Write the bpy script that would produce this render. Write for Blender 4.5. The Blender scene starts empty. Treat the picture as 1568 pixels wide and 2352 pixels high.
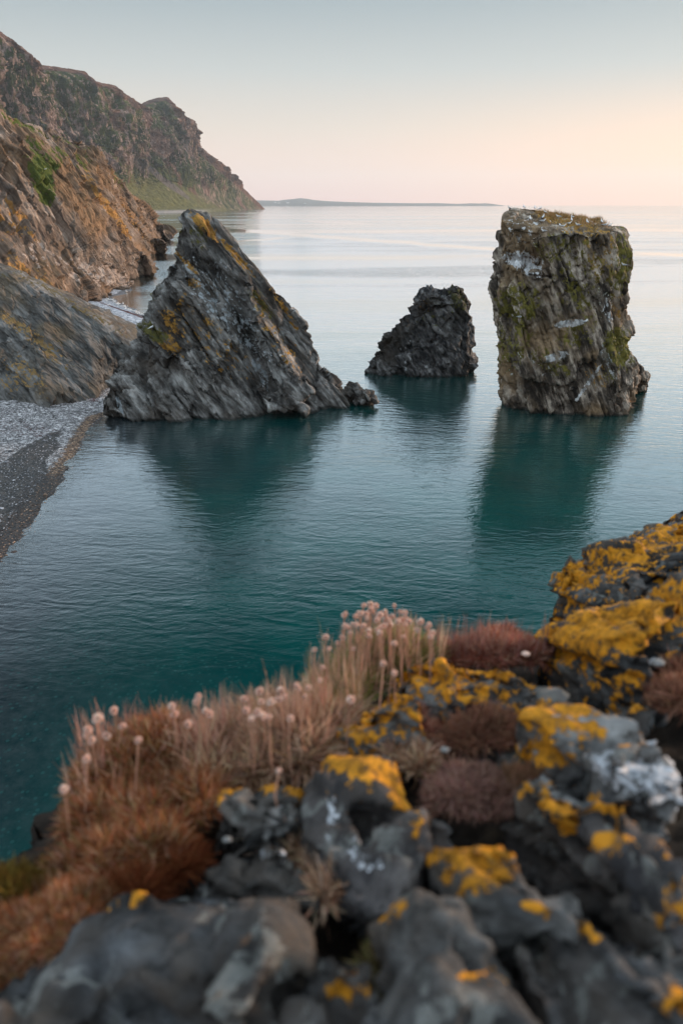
import bpy, bmesh, math, random
import numpy as np
from mathutils import Vector, Matrix
from mathutils.bvhtree import BVHTree
R = math.radians
random.seed(7); rng = np.random.default_rng(7)
scene = bpy.context.scene
COL = scene.collection

# ------------------------------------------------------------------ camera
CAM_H = 20.0; FPX = 1568.0; CX = 784.0; CY = 1176.0; PITCH = R(24.24)
cam_d = bpy.data.cameras.new('camera'); cam = bpy.data.objects.new('camera', cam_d); COL.objects.link(cam)
cam_d.sensor_fit = 'VERTICAL'; cam_d.sensor_height = 36.0; cam_d.sensor_width = 24.0; cam_d.lens = 24.0
cam_d.clip_start = 0.05; cam_d.clip_end = 120000
cam.location = (0, 0, CAM_H); cam.rotation_euler = (R(90) - PITCH, 0, 0)
cam_d.dof.use_dof = True; cam_d.dof.focus_distance = 72.0; cam_d.dof.aperture_fstop = 3.8
scene.camera = cam
scene.view_settings.view_transform = 'Standard'; scene.view_settings.look = 'None'
scene.view_settings.exposure = 0.3; scene.view_settings.gamma = 1.0
scene.cycles.max_bounces = 6; scene.cycles.transparent_max_bounces = 8
scene.cycles.caustics_reflective = False; scene.cycles.caustics_refractive = False
scene.cycles.volume_bounces = 0

# ------------------------------------------------------------------ world and sun
SUN_AZ = 62.0; SUN_EL = 9.0          # degrees to the right of the view, above the horizon
sd_ = Vector((math.sin(R(SUN_AZ)) * math.cos(R(SUN_EL)), math.cos(R(SUN_AZ)) * math.cos(R(SUN_EL)), math.sin(R(SUN_EL))))
w = bpy.data.worlds.new('World'); scene.world = w; w.use_nodes = True
nt = w.node_tree; nt.nodes.clear(); L = nt.links.new; N = nt.nodes.new
out = N('ShaderNodeOutputWorld'); bg = N('ShaderNodeBackground'); L(bg.outputs[0], out.inputs[0])
sky = N('ShaderNodeTexSky'); sky.sky_type = 'NISHITA'; sky.sun_disc = False
sky.sun_elevation = R(SUN_EL); sky.sun_rotation = R(SUN_AZ); sky.dust_density = 2.0
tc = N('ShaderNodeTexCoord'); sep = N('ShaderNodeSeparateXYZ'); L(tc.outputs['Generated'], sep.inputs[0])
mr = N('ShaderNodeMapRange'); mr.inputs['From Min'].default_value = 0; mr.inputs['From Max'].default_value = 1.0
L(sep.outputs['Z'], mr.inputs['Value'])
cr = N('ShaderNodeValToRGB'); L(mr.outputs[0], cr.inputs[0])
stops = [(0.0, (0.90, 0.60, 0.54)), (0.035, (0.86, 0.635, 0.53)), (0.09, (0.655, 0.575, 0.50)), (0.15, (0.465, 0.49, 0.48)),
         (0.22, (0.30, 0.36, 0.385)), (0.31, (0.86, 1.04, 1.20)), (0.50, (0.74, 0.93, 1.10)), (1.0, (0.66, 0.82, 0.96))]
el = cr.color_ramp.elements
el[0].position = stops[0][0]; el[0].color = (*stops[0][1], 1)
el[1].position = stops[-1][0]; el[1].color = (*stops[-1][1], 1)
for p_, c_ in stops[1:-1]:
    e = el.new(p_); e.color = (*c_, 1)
# warm glow round the sun's azimuth, low down
dot = N('ShaderNodeVectorMath'); dot.operation = 'DOT_PRODUCT'; L(tc.outputs['Generated'], dot.inputs[0])
dot.inputs[1].default_value = Vector((math.sin(R(SUN_AZ)), math.cos(R(SUN_AZ)), 0.0))
mg = N('ShaderNodeMapRange'); mg.inputs['From Min'].default_value = 0.40; mg.inputs['From Max'].default_value = 1.0
mg.interpolation_type = 'SMOOTHSTEP'; L(dot.outputs['Value'], mg.inputs['Value'])
lo = N('ShaderNodeMapRange'); lo.inputs['From Min'].default_value = 0.16; lo.inputs['From Max'].default_value = 0.0; L(sep.outputs['Z'], lo.inputs['Value'])
lo.interpolation_type = 'SMOOTHSTEP'
mu = N('ShaderNodeMath'); mu.operation = 'MULTIPLY'; L(mg.outputs[0], mu.inputs[0]); L(lo.outputs[0], mu.inputs[1])
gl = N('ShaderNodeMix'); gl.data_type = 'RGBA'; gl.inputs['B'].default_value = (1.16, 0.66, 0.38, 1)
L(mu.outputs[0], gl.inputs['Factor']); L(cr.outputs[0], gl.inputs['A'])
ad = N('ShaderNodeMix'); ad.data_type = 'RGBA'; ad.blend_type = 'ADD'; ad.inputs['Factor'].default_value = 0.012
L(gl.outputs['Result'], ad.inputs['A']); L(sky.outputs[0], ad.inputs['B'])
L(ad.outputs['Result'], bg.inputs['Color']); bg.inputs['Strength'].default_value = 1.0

sun_d = bpy.data.lights.new('sun', 'SUN'); sun_d.energy = 4.4; sun_d.angle = R(7); sun_d.color = (1.0, 0.72, 0.52)
sun = bpy.data.objects.new('sun', sun_d); COL.objects.link(sun); sun.location = (60, 30, 60)
sun.rotation_euler = (-sd_).to_track_quat('-Z', 'Y').to_euler()

# ------------------------------------------------------------------ projection helpers (photo laid out on a 1568 x 2352 grid)
cp, sp = math.cos(PITCH), math.sin(PITCH)
def ray(px, py):
    u = (px - CX) / FPX; v = (CY - py) / FPX
    return Vector((u, cp + v * sp, -sp + v * cp))
def at_z(px, py, z=0.0):
    d = ray(px, py); t = (z - CAM_H) / d.z
    return Vector((0, 0, CAM_H)) + d * t
def at_y(px, py, Y):
    d = ray(px, py); return Vector((0, 0, CAM_H)) + d * (Y / d.y)
def gz(x, y): return CAM_H - 0.45 - 0.36 * y + 0.2 * x          # slope of the near ledge
def at_g(px, py, h=0.0):
    d = ray(px, py); t = (0.45 - h) / (-d.z - 0.36 * d.y + 0.2 * d.x)
    return Vector((0, 0, CAM_H)) + d * t
def proj(P):
    x, y, z = P[:, 0], P[:, 1], P[:, 2] - CAM_H
    f = np.maximum(y * cp - z * sp, 1e-3); up = y * sp + z * cp
    return CX + FPX * x / f, CY - FPX * up / f

# ------------------------------------------------------------------ noise in numpy
_perm = np.random.default_rng(3).permutation(256); _perm = np.concatenate([_perm, _perm, _perm])
_g = np.random.default_rng(4).normal(size=(256, 3)); _g /= np.linalg.norm(_g, axis=1)[:, None]
def pn(P):
    P = np.asarray(P, dtype=np.float64); i = np.floor(P).astype(np.int64); f = P - i; i &= 255
    u = f * f * f * (f * (f * 6 - 15) + 10); r = 0
    for dx in (0, 1):
        wx = u[:, 0] if dx else 1 - u[:, 0]
        for dy in (0, 1):
            wy = u[:, 1] if dy else 1 - u[:, 1]
            for dz in (0, 1):
                wz = u[:, 2] if dz else 1 - u[:, 2]
                h = _perm[_perm[_perm[(i[:, 0] + dx) & 255] + ((i[:, 1] + dy) & 255)] + ((i[:, 2] + dz) & 255)]
                g = _g[h]
                r = r + wx * wy * wz * (g[:, 0] * (f[:, 0] - dx) + g[:, 1] * (f[:, 1] - dy) + g[:, 2] * (f[:, 2] - dz))
    return r * 1.6
def fbm(P, o=4, g=0.5):
    r = 0; a = 1; s = 0
    for k in range(o):
        r = r + a * pn(P * 2.03 ** k + 17.3 * k); s += a; a *= g
    return r / s
def ridged(P, o=4, g=0.5):
    r = 0; a = 1; s = 0
    for k in range(o):
        r = r + a * (1 - 2 * np.abs(pn(P * 2.03 ** k + 9.1 * k))); s += a; a *= g
    return r / s
def frame(d, n):                                                  # rows: along, across, thickness
    d = Vector(d).normalized(); n = Vector(n); n = (n - d * n.dot(d)).normalized(); c = n.cross(d)
    return np.array([d, c, n])
def strata(P, F, sx, sc, sn, o=5, seed=0.0):                      # noise stretched along the beds
    Q = P @ F.T; Q = Q / np.array([sx, sc, sn]) + seed
    return Q, ridged(Q, o, 0.55)
def saw(q): return q - np.floor(q)
def facets(Q, seed=0.0, tilt=0.8, edge=False):
    """broken-rock facets: each cell has its own height and its own slope, with steps where cells meet"""
    Q = Q + seed; I = np.floor(Q).astype(np.int64); bd = np.full(len(Q), 1e9); b2 = bd.copy(); val = np.zeros(len(Q))
    for dx in (-1, 0, 1):
        for dy in (-1, 0, 1):
            for dz in (-1, 0, 1):
                C_ = I + np.array([dx, dy, dz]); h = _perm[_perm[_perm[C_[:, 0] & 255] + (C_[:, 1] & 255)] + (C_[:, 2] & 255)]
                fp = C_ + 0.5 + _g[h] * 0.55; d = Q - fp; dd = (d * d).sum(1); m = dd < bd
                g2 = _g[(h * 7 + 13) & 255]
                val = np.where(m, g2[:, 0] * 0.6 + (d * g2).sum(1) * tilt, val); b2 = np.where(m, bd, np.minimum(b2, dd)); bd = np.where(m, dd, bd)
    return (val, np.sqrt(b2) - np.sqrt(bd)) if edge else val
def blocks(Q, seed=0.0, tilt=0.3):
    """beds split by two skewed sets of joints: straight cracks, flat faces; returns block height and distance to the nearest joint"""
    Q = Q + seed; q2 = Q[:, 2] + .25 * np.sin(Q[:, 2] * 2.3 + Q[:, 0] * .4); k = np.floor(q2); hk = _g[(k.astype(np.int64) * 31 + 7) & 255]
    a = Q[:, 0] + .55 * Q[:, 1] + hk[:, 0] * 3 + .3 * np.sin(Q[:, 0] * 1.7 + k); i = np.floor(a); b = Q[:, 1] - .35 * Q[:, 0] + hk[:, 1] * 3 + .3 * np.sin(Q[:, 1] * 1.9 + k * 2); j = np.floor(b)
    h = _perm[_perm[_perm[i.astype(np.int64) & 255] + (j.astype(np.int64) & 255)] + (k.astype(np.int64) & 255)]; g = _g[h]
    f = np.stack([a - i, b - j, q2 - k], 1); e = np.minimum(f, 1 - f).min(1)
    return g[:, 0] * .8 + ((f - .5) * _g[(h * 7 + 3) & 255]).sum(1) * tilt * 2, e
def sstep(a, b, x):
    t = np.clip((x - a) / (b - a), 0, 1); return t * t * (3 - 2 * t)

# ------------------------------------------------------------------ tagging and mesh helpers
def tag(o, label=None, cat=None, group=None, kind=None):
    if label: o['label'] = label
    if cat: o['category'] = cat
    if group: o['group'] = group
    if kind: o['kind'] = kind
    return o
def empty(name, loc, rz=0.0):
    o = bpy.data.objects.new(name, None); COL.objects.link(o); o.location = loc; o.rotation_euler = (0, 0, rz)
    o.empty_display_size = 0.1; return o
def link(name, me, mat=None, parent=None, loc=(0, 0, 0)):
    o = bpy.data.objects.new(name, me); COL.objects.link(o); o.location = loc
    if parent is not None: o.parent = parent
    if mat is not None:
        for m in (mat if isinstance(mat, (list, tuple)) else [mat]): me.materials.append(m)
    return o
def mesh_np(name, V, F, smooth=True, attr=None):
    me = bpy.data.meshes.new(name); V = np.asarray(V, dtype=np.float32); F = np.asarray(F, dtype=np.int32)
    nf, k = F.shape
    me.vertices.add(len(V)); me.vertices.foreach_set('co', V.ravel())
    me.loops.add(nf * k); me.loops.foreach_set('vertex_index', F.ravel())
    me.polygons.add(nf); me.polygons.foreach_set('loop_start', np.arange(nf, dtype=np.int32) * k)
    me.polygons.foreach_set('loop_total', np.full(nf, k, dtype=np.int32))
    me.update(calc_edges=True); me.validate()
    me.polygons.foreach_set('use_smooth', np.full(len(me.polygons), smooth))
    if attr is not None:
        for an, av in attr.items(): put_attr(me, an, av)
    return me
def put_attr(me, an, av):
    a = me.color_attributes.new(an, 'FLOAT_COLOR', 'POINT')
    c = np.ones((len(me.vertices), 4), dtype=np.float32); c[:, :av.shape[1]] = av
    a.data.foreach_set('color', c.ravel())
def grid_faces(n, m):                                             # n rows, m columns
    i = np.arange(n - 1)[:, None] * m + np.arange(m - 1)[None, :]
    return np.stack([i, i + 1, i + m + 1, i + m], -1).reshape(-1, 4)
def blobs(P, lst, k=4, soft=False):
    px, py = proj(P); M = np.zeros((len(P), k))
    for (ch, cx, cy, rx, ry, an, st) in lst:
        a = math.radians(an); dx, dy = px - cx, py - cy
        e = ((dx * math.cos(a) + dy * math.sin(a)) / rx) ** 2 + ((-dx * math.sin(a) + dy * math.cos(a)) / ry) ** 2
        M[:, ch] = np.maximum(M[:, ch], st * (np.clip(1.18 - e * 0.42, 0, 1.08) if soft else np.clip(1.25 - e * 0.75, 0, 1)))
    return M
def tide(fn, hgt=0.35):
    def g(V, Nn):
        M = fn(V, Nn); M[:, 3] = sstep(hgt, hgt * .4, V[:, 2] + .25 * fbm(V * .8, 3)) * .85; return M
    return g
def hull_mesh(sets):
    bm = bmesh.new()
    for pts in sets:
        vs = [bm.verts.new(p) for p in pts]
        r = bmesh.ops.convex_hull(bm, input=vs)
        junk = list({v for v in r['geom_interior'] if isinstance(v, bmesh.types.BMVert)} | {v for v in r['geom_unused'] if isinstance(v, bmesh.types.BMVert)})
        if junk: bmesh.ops.delete(bm, geom=junk, context='VERTS')
    bmesh.ops.recalc_face_normals(bm, faces=bm.faces)
    me = bpy.data.meshes.new('tmp'); bm.to_mesh(me); bm.free(); return me
def get_vn(me):
    n = len(me.vertices); V = np.empty(n * 3, dtype=np.float32); me.vertices.foreach_get('co', V)
    Nn = np.empty(n * 3, dtype=np.float32); me.vertex_normals.foreach_get('vector', Nn)
    return V.reshape(-1, 3).astype(np.float64), Nn.reshape(-1, 3).astype(np.float64)
def rock(name, sets, voxel, dispfn, mat, maskfn=None, base=None, parent=None, smooth=3):
    """closed rock: union of hulls, remeshed, smoothed a little, then broken up by real displacement"""
    me0 = hull_mesh(sets); ob = bpy.data.objects.new('tmp', me0); COL.objects.link(ob)
    md = ob.modifiers.new('r', 'REMESH'); md.mode = 'VOXEL'; md.voxel_size = voxel
    if smooth:
        ms = ob.modifiers.new('s', 'SMOOTH'); ms.factor = 0.5; ms.iterations = smooth
    dg = bpy.context.evaluated_depsgraph_get(); me = bpy.data.meshes.new_from_object(ob.evaluated_get(dg))
    bpy.data.objects.remove(ob); bpy.data.meshes.remove(me0)
    V, Nn = get_vn(me)
    V2 = dispfn(V, Nn)
    me.vertices.foreach_set('co', V2.astype(np.float32).ravel()); me.update()
    if maskfn is not None:
        _, N2 = get_vn(me); put_attr(me, 'mask', maskfn(V2, N2))
    me.polygons.foreach_set('use_smooth', np.full(len(me.polygons), True))
    faces = [tuple(p.vertices) for p in me.polygons]
    bv = BVHTree.FromPolygons([tuple(v) for v in V2], faces)
    if base is None:
        base = Vector((float(V2[:, 0].mean()), float(V2[:, 1].mean()), float(V2[:, 2].min())))
    me.vertices.foreach_set('co', (V2 - np.array(base)).astype(np.float32).ravel()); me.update(); me.name = name
    o = link(name, me, mat, parent, base); o['_b'] = 1; del o['_b']
    return o, bv, V2

# ------------------------------------------------------------------ shader helpers
class NT:
    def __init__(s, name):
        s.m = bpy.data.materials.new(name); s.m.use_nodes = True; s.t = s.m.node_tree; s.t.nodes.clear()
        s.out = s.n('ShaderNodeOutputMaterial')
    def n(s, ty, **kw):
        nd = s.t.nodes.new(ty)
        for k, v in kw.items(): setattr(nd, k, v)
        return nd
    def put(s, sock, v):
        if isinstance(v, bpy.types.NodeSocket): s.t.links.new(v, sock)
        elif isinstance(v, (tuple, list)) and len(v) == 3 and sock.type == 'RGBA': sock.default_value = (*v, 1)
        else: sock.default_value = v
    def obj(s): return s.n('ShaderNodeTexCoord').outputs['Object']
    def map(s, vec, rot=(0, 0, 0), scale=(1, 1, 1), loc=(0, 0, 0)):
        # rotate first, then scale: two mappings, so stretching follows the beds
        a = s.n('ShaderNodeMapping'); s.put(a.inputs['Vector'], vec); a.inputs['Rotation'].default_value = rot; a.inputs['Location'].default_value = loc
        b = s.n('ShaderNodeMapping'); s.put(b.inputs['Vector'], a.outputs[0]); b.inputs['Scale'].default_value = scale
        return b.outputs[0]
    def noise(s, vec, scale, detail=5, rough=0.55, dist=0.0):
        a = s.n('ShaderNodeTexNoise'); s.put(a.inputs['Vector'], vec); a.inputs['Scale'].default_value = scale
        a.inputs['Detail'].default_value = detail; a.inputs['Roughness'].default_value = rough; a.inputs['Distortion'].default_value = dist
        return a.outputs[0]
    def vor(s, vec, scale, feature='F1', rnd=1.0):
        a = s.n('ShaderNodeTexVoronoi', feature=feature); s.put(a.inputs['Vector'], vec); a.inputs['Scale'].default_value = scale
        a.inputs['Randomness'].default_value = rnd
        return a
    def ramp(s, fac, st, interp='LINEAR'):
        a = s.n('ShaderNodeValToRGB'); s.put(a.inputs[0], fac); e = a.color_ramp.elements; a.color_ramp.interpolation = interp
        def c4(c): return (c, c, c, 1) if isinstance(c, (int, float)) else (*c, 1)
        e[0].position, e[0].color = st[0][0], c4(st[0][1]); e[1].position, e[1].color = st[-1][0], c4(st[-1][1])
        for p, c in st[1:-1]: k = e.new(p); k.color = c4(c)
        return a.outputs[0]
    def mix(s, fac, a, b, blend='MIX'):
        m = s.n('ShaderNodeMix', data_type='RGBA', blend_type=blend); s.put(m.inputs['Factor'], fac)
        s.put(m.inputs['A'], a); s.put(m.inputs['B'], b); return m.outputs['Result']
    def math(s, op, a, b=0.0, c=0.0, clamp=False):
        m = s.n('ShaderNodeMath', operation=op, use_clamp=clamp); s.put(m.inputs[0], a); s.put(m.inputs[1], b); s.put(m.inputs[2], c); return m.outputs[0]
    def mr(s, v, a, b, c=0.0, d=1.0, sm=True):
        m = s.n('ShaderNodeMapRange'); s.put(m.inputs['Value'], v); m.interpolation_type = 'SMOOTHSTEP' if sm else 'LINEAR'
        for k, x in zip(('From Min', 'From Max', 'To Min', 'To Max'), (a, b, c, d)): m.inputs[k].default_value = x
        return m.outputs[0]
    def bump(s, h, strength, dist, normal=None):
        b = s.n('ShaderNodeBump'); s.put(b.inputs['Height'], h); s.put(b.inputs['Strength'], strength); b.inputs['Distance'].default_value = dist
        if normal is not None: s.put(b.inputs['Normal'], normal)
        return b.outputs[0]
    def attr(s, name):
        a = s.n('ShaderNodeAttribute', attribute_name=name); q = s.n('ShaderNodeSeparateColor'); s.t.links.new(a.outputs['Color'], q.inputs[0])
        return a.outputs['Color'], q.outputs[0], q.outputs[1], q.outputs[2], a.outputs['Alpha']
    def bsdf(s, color, rough=0.8, normal=None, spec=0.3, **kw):
        b = s.n('ShaderNodeBsdfPrincipled'); s.put(b.inputs['Base Color'], color); s.put(b.inputs['Roughness'], rough)
        b.inputs['Specular IOR Level'].default_value = spec
        if normal is not None: s.put(b.inputs['Normal'], normal)
        for k, v in kw.items(): s.put(b.inputs[k], v)
        s.t.links.new(b.outputs[0], s.out.inputs[0]); return b

def rock_mat(name, base, warm, sc, rot, stretch, bumps, marks, big=0.15, brk=1.0, rough=0.85, warm_amt=(0.45, 0.65), spec=0.25, patchy=(0.62, 1.35), species=False):
    """base: ramp stops of grey; warm: a browner tone; marks: up to three colours for mask R,G,B (each a ramp pair)"""
    s = NT(name); o = s.obj(); st = s.map(o, rot, stretch)
    n1 = s.noise(st, sc, 9, 0.65); n2 = s.noise(o, big * sc, 4, 0.6); n3 = s.noise(st, sc * 3.1, 6, 0.7)
    col = s.ramp(s.mr(n1, 0.30, 0.70, sm=False), base)
    wc = s.ramp(n3, [(0.3, tuple(c * 0.55 for c in warm)), (0.7, tuple(c * 1.25 for c in warm))])
    col = s.mix(s.mr(n2, *warm_amt), col, wc)
    col = s.mix(1.0, col, s.ramp(s.noise(s.map(o, rot, tuple(math.sqrt(x) for x in stretch)), sc * .42, 6, .62, .3), [(.36, patchy[0]), (.62, patchy[1])]), 'MULTIPLY')
    _, mR, mG, mB, mA = s.attr('mask')
    if species:
        p1 = s.mr(s.noise(o, sc * 1.5, 8, .68, .6), .56, .60); p2 = s.mr(s.noise(s.map(o, (1, 2, .5), (1, 1, 1)), sc * 2.3, 8, .7, .4), .57, .60)
        col = s.mix(s.math('MULTIPLY', p1, .55), col, s.ramp(n3, [(.35, (.13, .13, .115)), (.65, (.30, .295, .27))])); col = s.mix(s.math('MULTIPLY', p2, .6), col, (.020, .019, .018))
    nb = s.noise(st, sc * 1.3 * brk, 8, 0.7)
    nb2 = s.noise(o, sc * 2.2 * brk, 8, 0.65)
    nbm = s.math('ADD', s.math('MULTIPLY', nb, 0.5), s.math('MULTIPLY', nb2, 0.5))
    covers = []
    for m, c in zip((mR, mG, mB), marks):
        if c is None: continue
        f = s.mr(s.math('ADD', m, s.math('MULTIPLY', s.math('SUBTRACT', nbm, 0.5), 3.8 if species else 2.8)), c[2] - 0.05, c[2] + 0.06)
        f = s.math('MULTIPLY', f, s.mr(m, 0.02, 0.12))
        col = s.mix(f, col, s.ramp(nb2, [(0.38, c[0]), (0.58, c[1])])); covers.append(f)
    col = s.mix(mA, col, (0.016, 0.016, 0.013))
    h = s.math('ADD', s.math('MULTIPLY', s.mr(n1, .3, .7), 1.0), s.math('MULTIPLY', n3, 0.7))
    if covers and species: h = s.math('ADD', h, s.math('MULTIPLY', covers[0], s.math('MULTIPLY_ADD', nb2, 2.2, -0.5)))
    nrm = s.bump(h, bumps[0], bumps[1])
    s.bsdf(col, rough, nrm, spec)
    return s.m
ORANGE = ((0.34, 0.13, 0.015), (0.50, 0.235, 0.02), 0.52)

# ================================================================== WATER
shore1 = [at_z(*p) for p in [(300, 940), (232, 962), (212, 985), (192, 1022), (180, 1050), (152, 1085), (108, 1150), (62, 1222), (20, 1292), (-5, 1320), (-110, 1480), (-260, 1720)]]
shore2 = [at_z(*p) for p in [(303, 640), (302, 665), (292, 674), (265, 680), (261, 688), (272, 694), (297, 704), (320, 716), (345, 731), (400, 760), (520, 820)]]
def sdist(x, y, line):
    """signed distance to a shoreline walked so that land lies on the right hand (negative) side"""
    best = np.full(x.shape, 1e9); sg = np.ones(x.shape)
    for a, b in zip(line[:-1], line[1:]):
        ax, ay, bx, by = a.x, a.y, b.x, b.y; dx, dy = bx - ax, by - ay
        t = np.clip(((x - ax) * dx + (y - ay) * dy) / (dx * dx + dy * dy), 0, 1)
        ex, ey = x - ax - t * dx, y - ay - t * dy; d = np.hypot(ex, ey)
        c = dx * (y - ay) - dy * (x - ax); m = d < best
        best = np.where(m, d, best); sg = np.where(m, np.sign(c), sg)
    return best * sg
def water():
    xs = np.unique(np.concatenate([np.array([-30000, -8000, -2500, -900, -400, -200, -120, 120, 900, 2500, 8000, 30000.0]), np.arange(-400, 401, 8.0), np.arange(-80, 80.1, 1.0)]))
    ys = np.unique(np.concatenate([np.array([-3000, -600, -100, -30.0]), np.arange(0, 260, 1.25), np.arange(260, 1000, 5.0), np.array([1000, 1250, 1500, 2500, 5000, 10000, 18500.0])]))
    X, Y = np.meshgrid(xs, ys); x, y = X.ravel(), Y.ravel()
    V = np.stack([x, y, np.zeros_like(x)], 1)
    d1 = sdist(x, y, shore1); d2 = np.where(y > 90, sdist(x, y, shore2), 99)
    d1 = np.where((y < 80), d1, 99)
    wob = fbm(V * 0.15, 3) * 1.2
    near = np.clip(np.minimum(np.where(d1 > 0, d1, 0) if True else 0, 60) + wob * 1.5, 0, 60)
    dd2 = np.clip(np.where(d2 > 0, d2, 0), 0, 60)
    m = np.zeros((len(x), 4)); px, py = proj(np.stack([x, np.maximum(y, 20), 0 * x], 1))
    for (xa, ya, xb, yb, th) in ((480, 524, 1150, 574, 5), (1440, 578, 1600, 590, 4), (690, 508, 830, 513, 3), (470, 560, 640, 548, 3)):
        yy = ya + (yb - ya) * (px - xa) / (xb - xa) + 2.5 * pn(np.stack([px / 60, 0 * px, 0 * px], 1)); m[:, 3] = np.maximum(m[:, 3], np.exp(-((py - yy) / th) ** 2) * sstep(xa - 40, xa + 60, px) * sstep(xb + 60, xb - 20, px) * (y > 30))
    m[:, 0] = np.exp(-near / 1.6) * (d1 < 90) * (x < 10)              # see-through rim
    m[:, 0] = np.maximum(m[:, 0], np.exp(-dd2 / 3.0) * (d2 < 90) * (y < 260) * (x < -10))
    m[:, 1] = np.exp(-near / 11.0) * (x < 20) * (y < 80)              # shallow grey shingle bottom
    m[:, 2] = np.exp(-np.hypot(x + 4, (y - 10)) / 40.0)               # bottom stones in sight
    me = mesh_np('water', V, grid_faces(len(ys), len(xs)), True, {'mask': m})
    s = NT('sea water'); o = s.obj(); _, mR, mG, mB, _a = s.attr('mask')
    sy = s.n('ShaderNodeSeparateXYZ'); s.put(sy.inputs[0], o); Y = sy.outputs[1]
    w1 = s.noise(s.map(o, (0, 0, R(10)), (0.42, 1.35, 1)), 0.72, 3, 0.5, 0.35)
    w1 = s.math('SUBTRACT', 1.0, s.math('MULTIPLY', s.math('ABSOLUTE', s.math('SUBTRACT', w1, 0.5)), 3.0))
    w4 = s.noise(s.map(o, (0, 0, R(-14)), (0.6, 1.5, 1)), 1.6, 4, 0.6, 0.2)
    w2 = s.noise(s.map(o, (0, 0, R(-22)), (0.6, 1.3, 1)), 3.6, 4, 0.6, 0.2)
    w3 = s.noise(s.map(o, (0, 0, R(5)), (0.35, 1.4, 1)), 0.28, 3, 0.5)
    slick = s.noise(s.map(o, (0, 0, R(-4)), (0.22, 1.0, 1)), 0.02, 5, 0.6, 0.4)
    far = s.noise(s.map(o, (0, 0, R(-2)), (0.12, 1.0, 1)), 0.0035, 5, 0.6)
    sl = s.mr(slick, 0.40, 0.60, 0.35, 1.0)
    fl = s.mr(far, 0.44, 0.56, 0.15, 1.0)
    h = s.math('ADD', s.math('ADD', s.math('ADD', s.math('MULTIPLY', w1, 0.30), s.math('MULTIPLY', w4, 0.38)), s.math('MULTIPLY', w2, 0.085)), s.math('MULTIPLY', w3, 0.7))
    fade = s.mr(Y, 60, 600, 1.0, 0.55)
    st = s.math('MULTIPLY', s.math('MULTIPLY', s.math('MULTIPLY', sl, fl), fade), s.mr(_a, 0.0, 1.0, 1.0, 0.06))
    nrm = s.bump(h, st, 0.80)
    lw = s.n('ShaderNodeLayerWeight'); lw.inputs[0].default_value = 0.5; s.put(lw.inputs['Normal'], nrm)
    fac = s.math('ADD', s.math('MULTIPLY', s.math('POWER', lw.outputs['Facing'], 4.6), 2.4), -0.045, clamp=True)
    gloss = s.n('ShaderNodeBsdfGlossy'); s.put(gloss.inputs['Color'], (0.93, 0.98, 1.0)); s.put(gloss.inputs['Normal'], nrm)
    s.put(gloss.inputs['Roughness'], s.mr(Y, 60, 900, 0.025, 0.06))
    # what the clear water lets up: teal depth, grey shingle in the shallows, single stones
    v = s.vor(s.map(o, (0, 0, 0.4), (1, 1, 1)), 4.2); vr = s.n('ShaderNodeSeparateColor'); s.put(vr.inputs[0], v.outputs['Color'])
    stone = s.math('MULTIPLY', s.mr(v.outputs['Distance'], 0.20, 0.42, 1, 0), s.mr(vr.outputs[0], 0.25, 1.0, 0.0, 1.0))
    patch = s.noise(o, 0.12, 5, 0.6)
    teal = s.ramp(patch, [(0.3, (0.0002, 0.027, 0.027)), (0.7, (0.0006, 0.054, 0.048))])
    shal = s.ramp(s.noise(o, 1.5, 6, 0.7), [(0.3, (0.008, 0.012, 0.016)), (0.7, (0.034, 0.040, 0.045))])
    body = s.mix(s.mr(mG, 0.08, 0.85, 0, 0.92), teal, shal)
    body = s.mix(s.math('MULTIPLY', stone, s.mr(mB, 0.35, 0.75, 0.08, 0.42)), body, (0.022, 0.085, 0.080))
    dif = s.n('ShaderNodeBsdfDiffuse'); s.put(dif.inputs['Color'], body)
    tr = s.n('ShaderNodeBsdfTransparent'); s.put(tr.inputs['Color'], (0.55, 0.62, 0.60))
    m1 = s.n('ShaderNodeMixShader'); s.put(m1.inputs[0], s.mr(mR, 0.25, 0.95, 0, 0.95)); s.put(m1.inputs[1], dif.outputs[0]); s.put(m1.inputs[2], tr.outputs[0])
    m2 = s.n('ShaderNodeMixShader'); s.put(m2.inputs[0], fac); s.put(m2.inputs[1], m1.outputs[0]); s.put(m2.inputs[2], gloss.outputs[0])
    s.t.links.new(m2.outputs[0], s.out.inputs[0])
    o = link('water', me, s.m); tag(o, 'calm teal sea with fine ripples', None, None, 'structure')
water()

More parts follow.
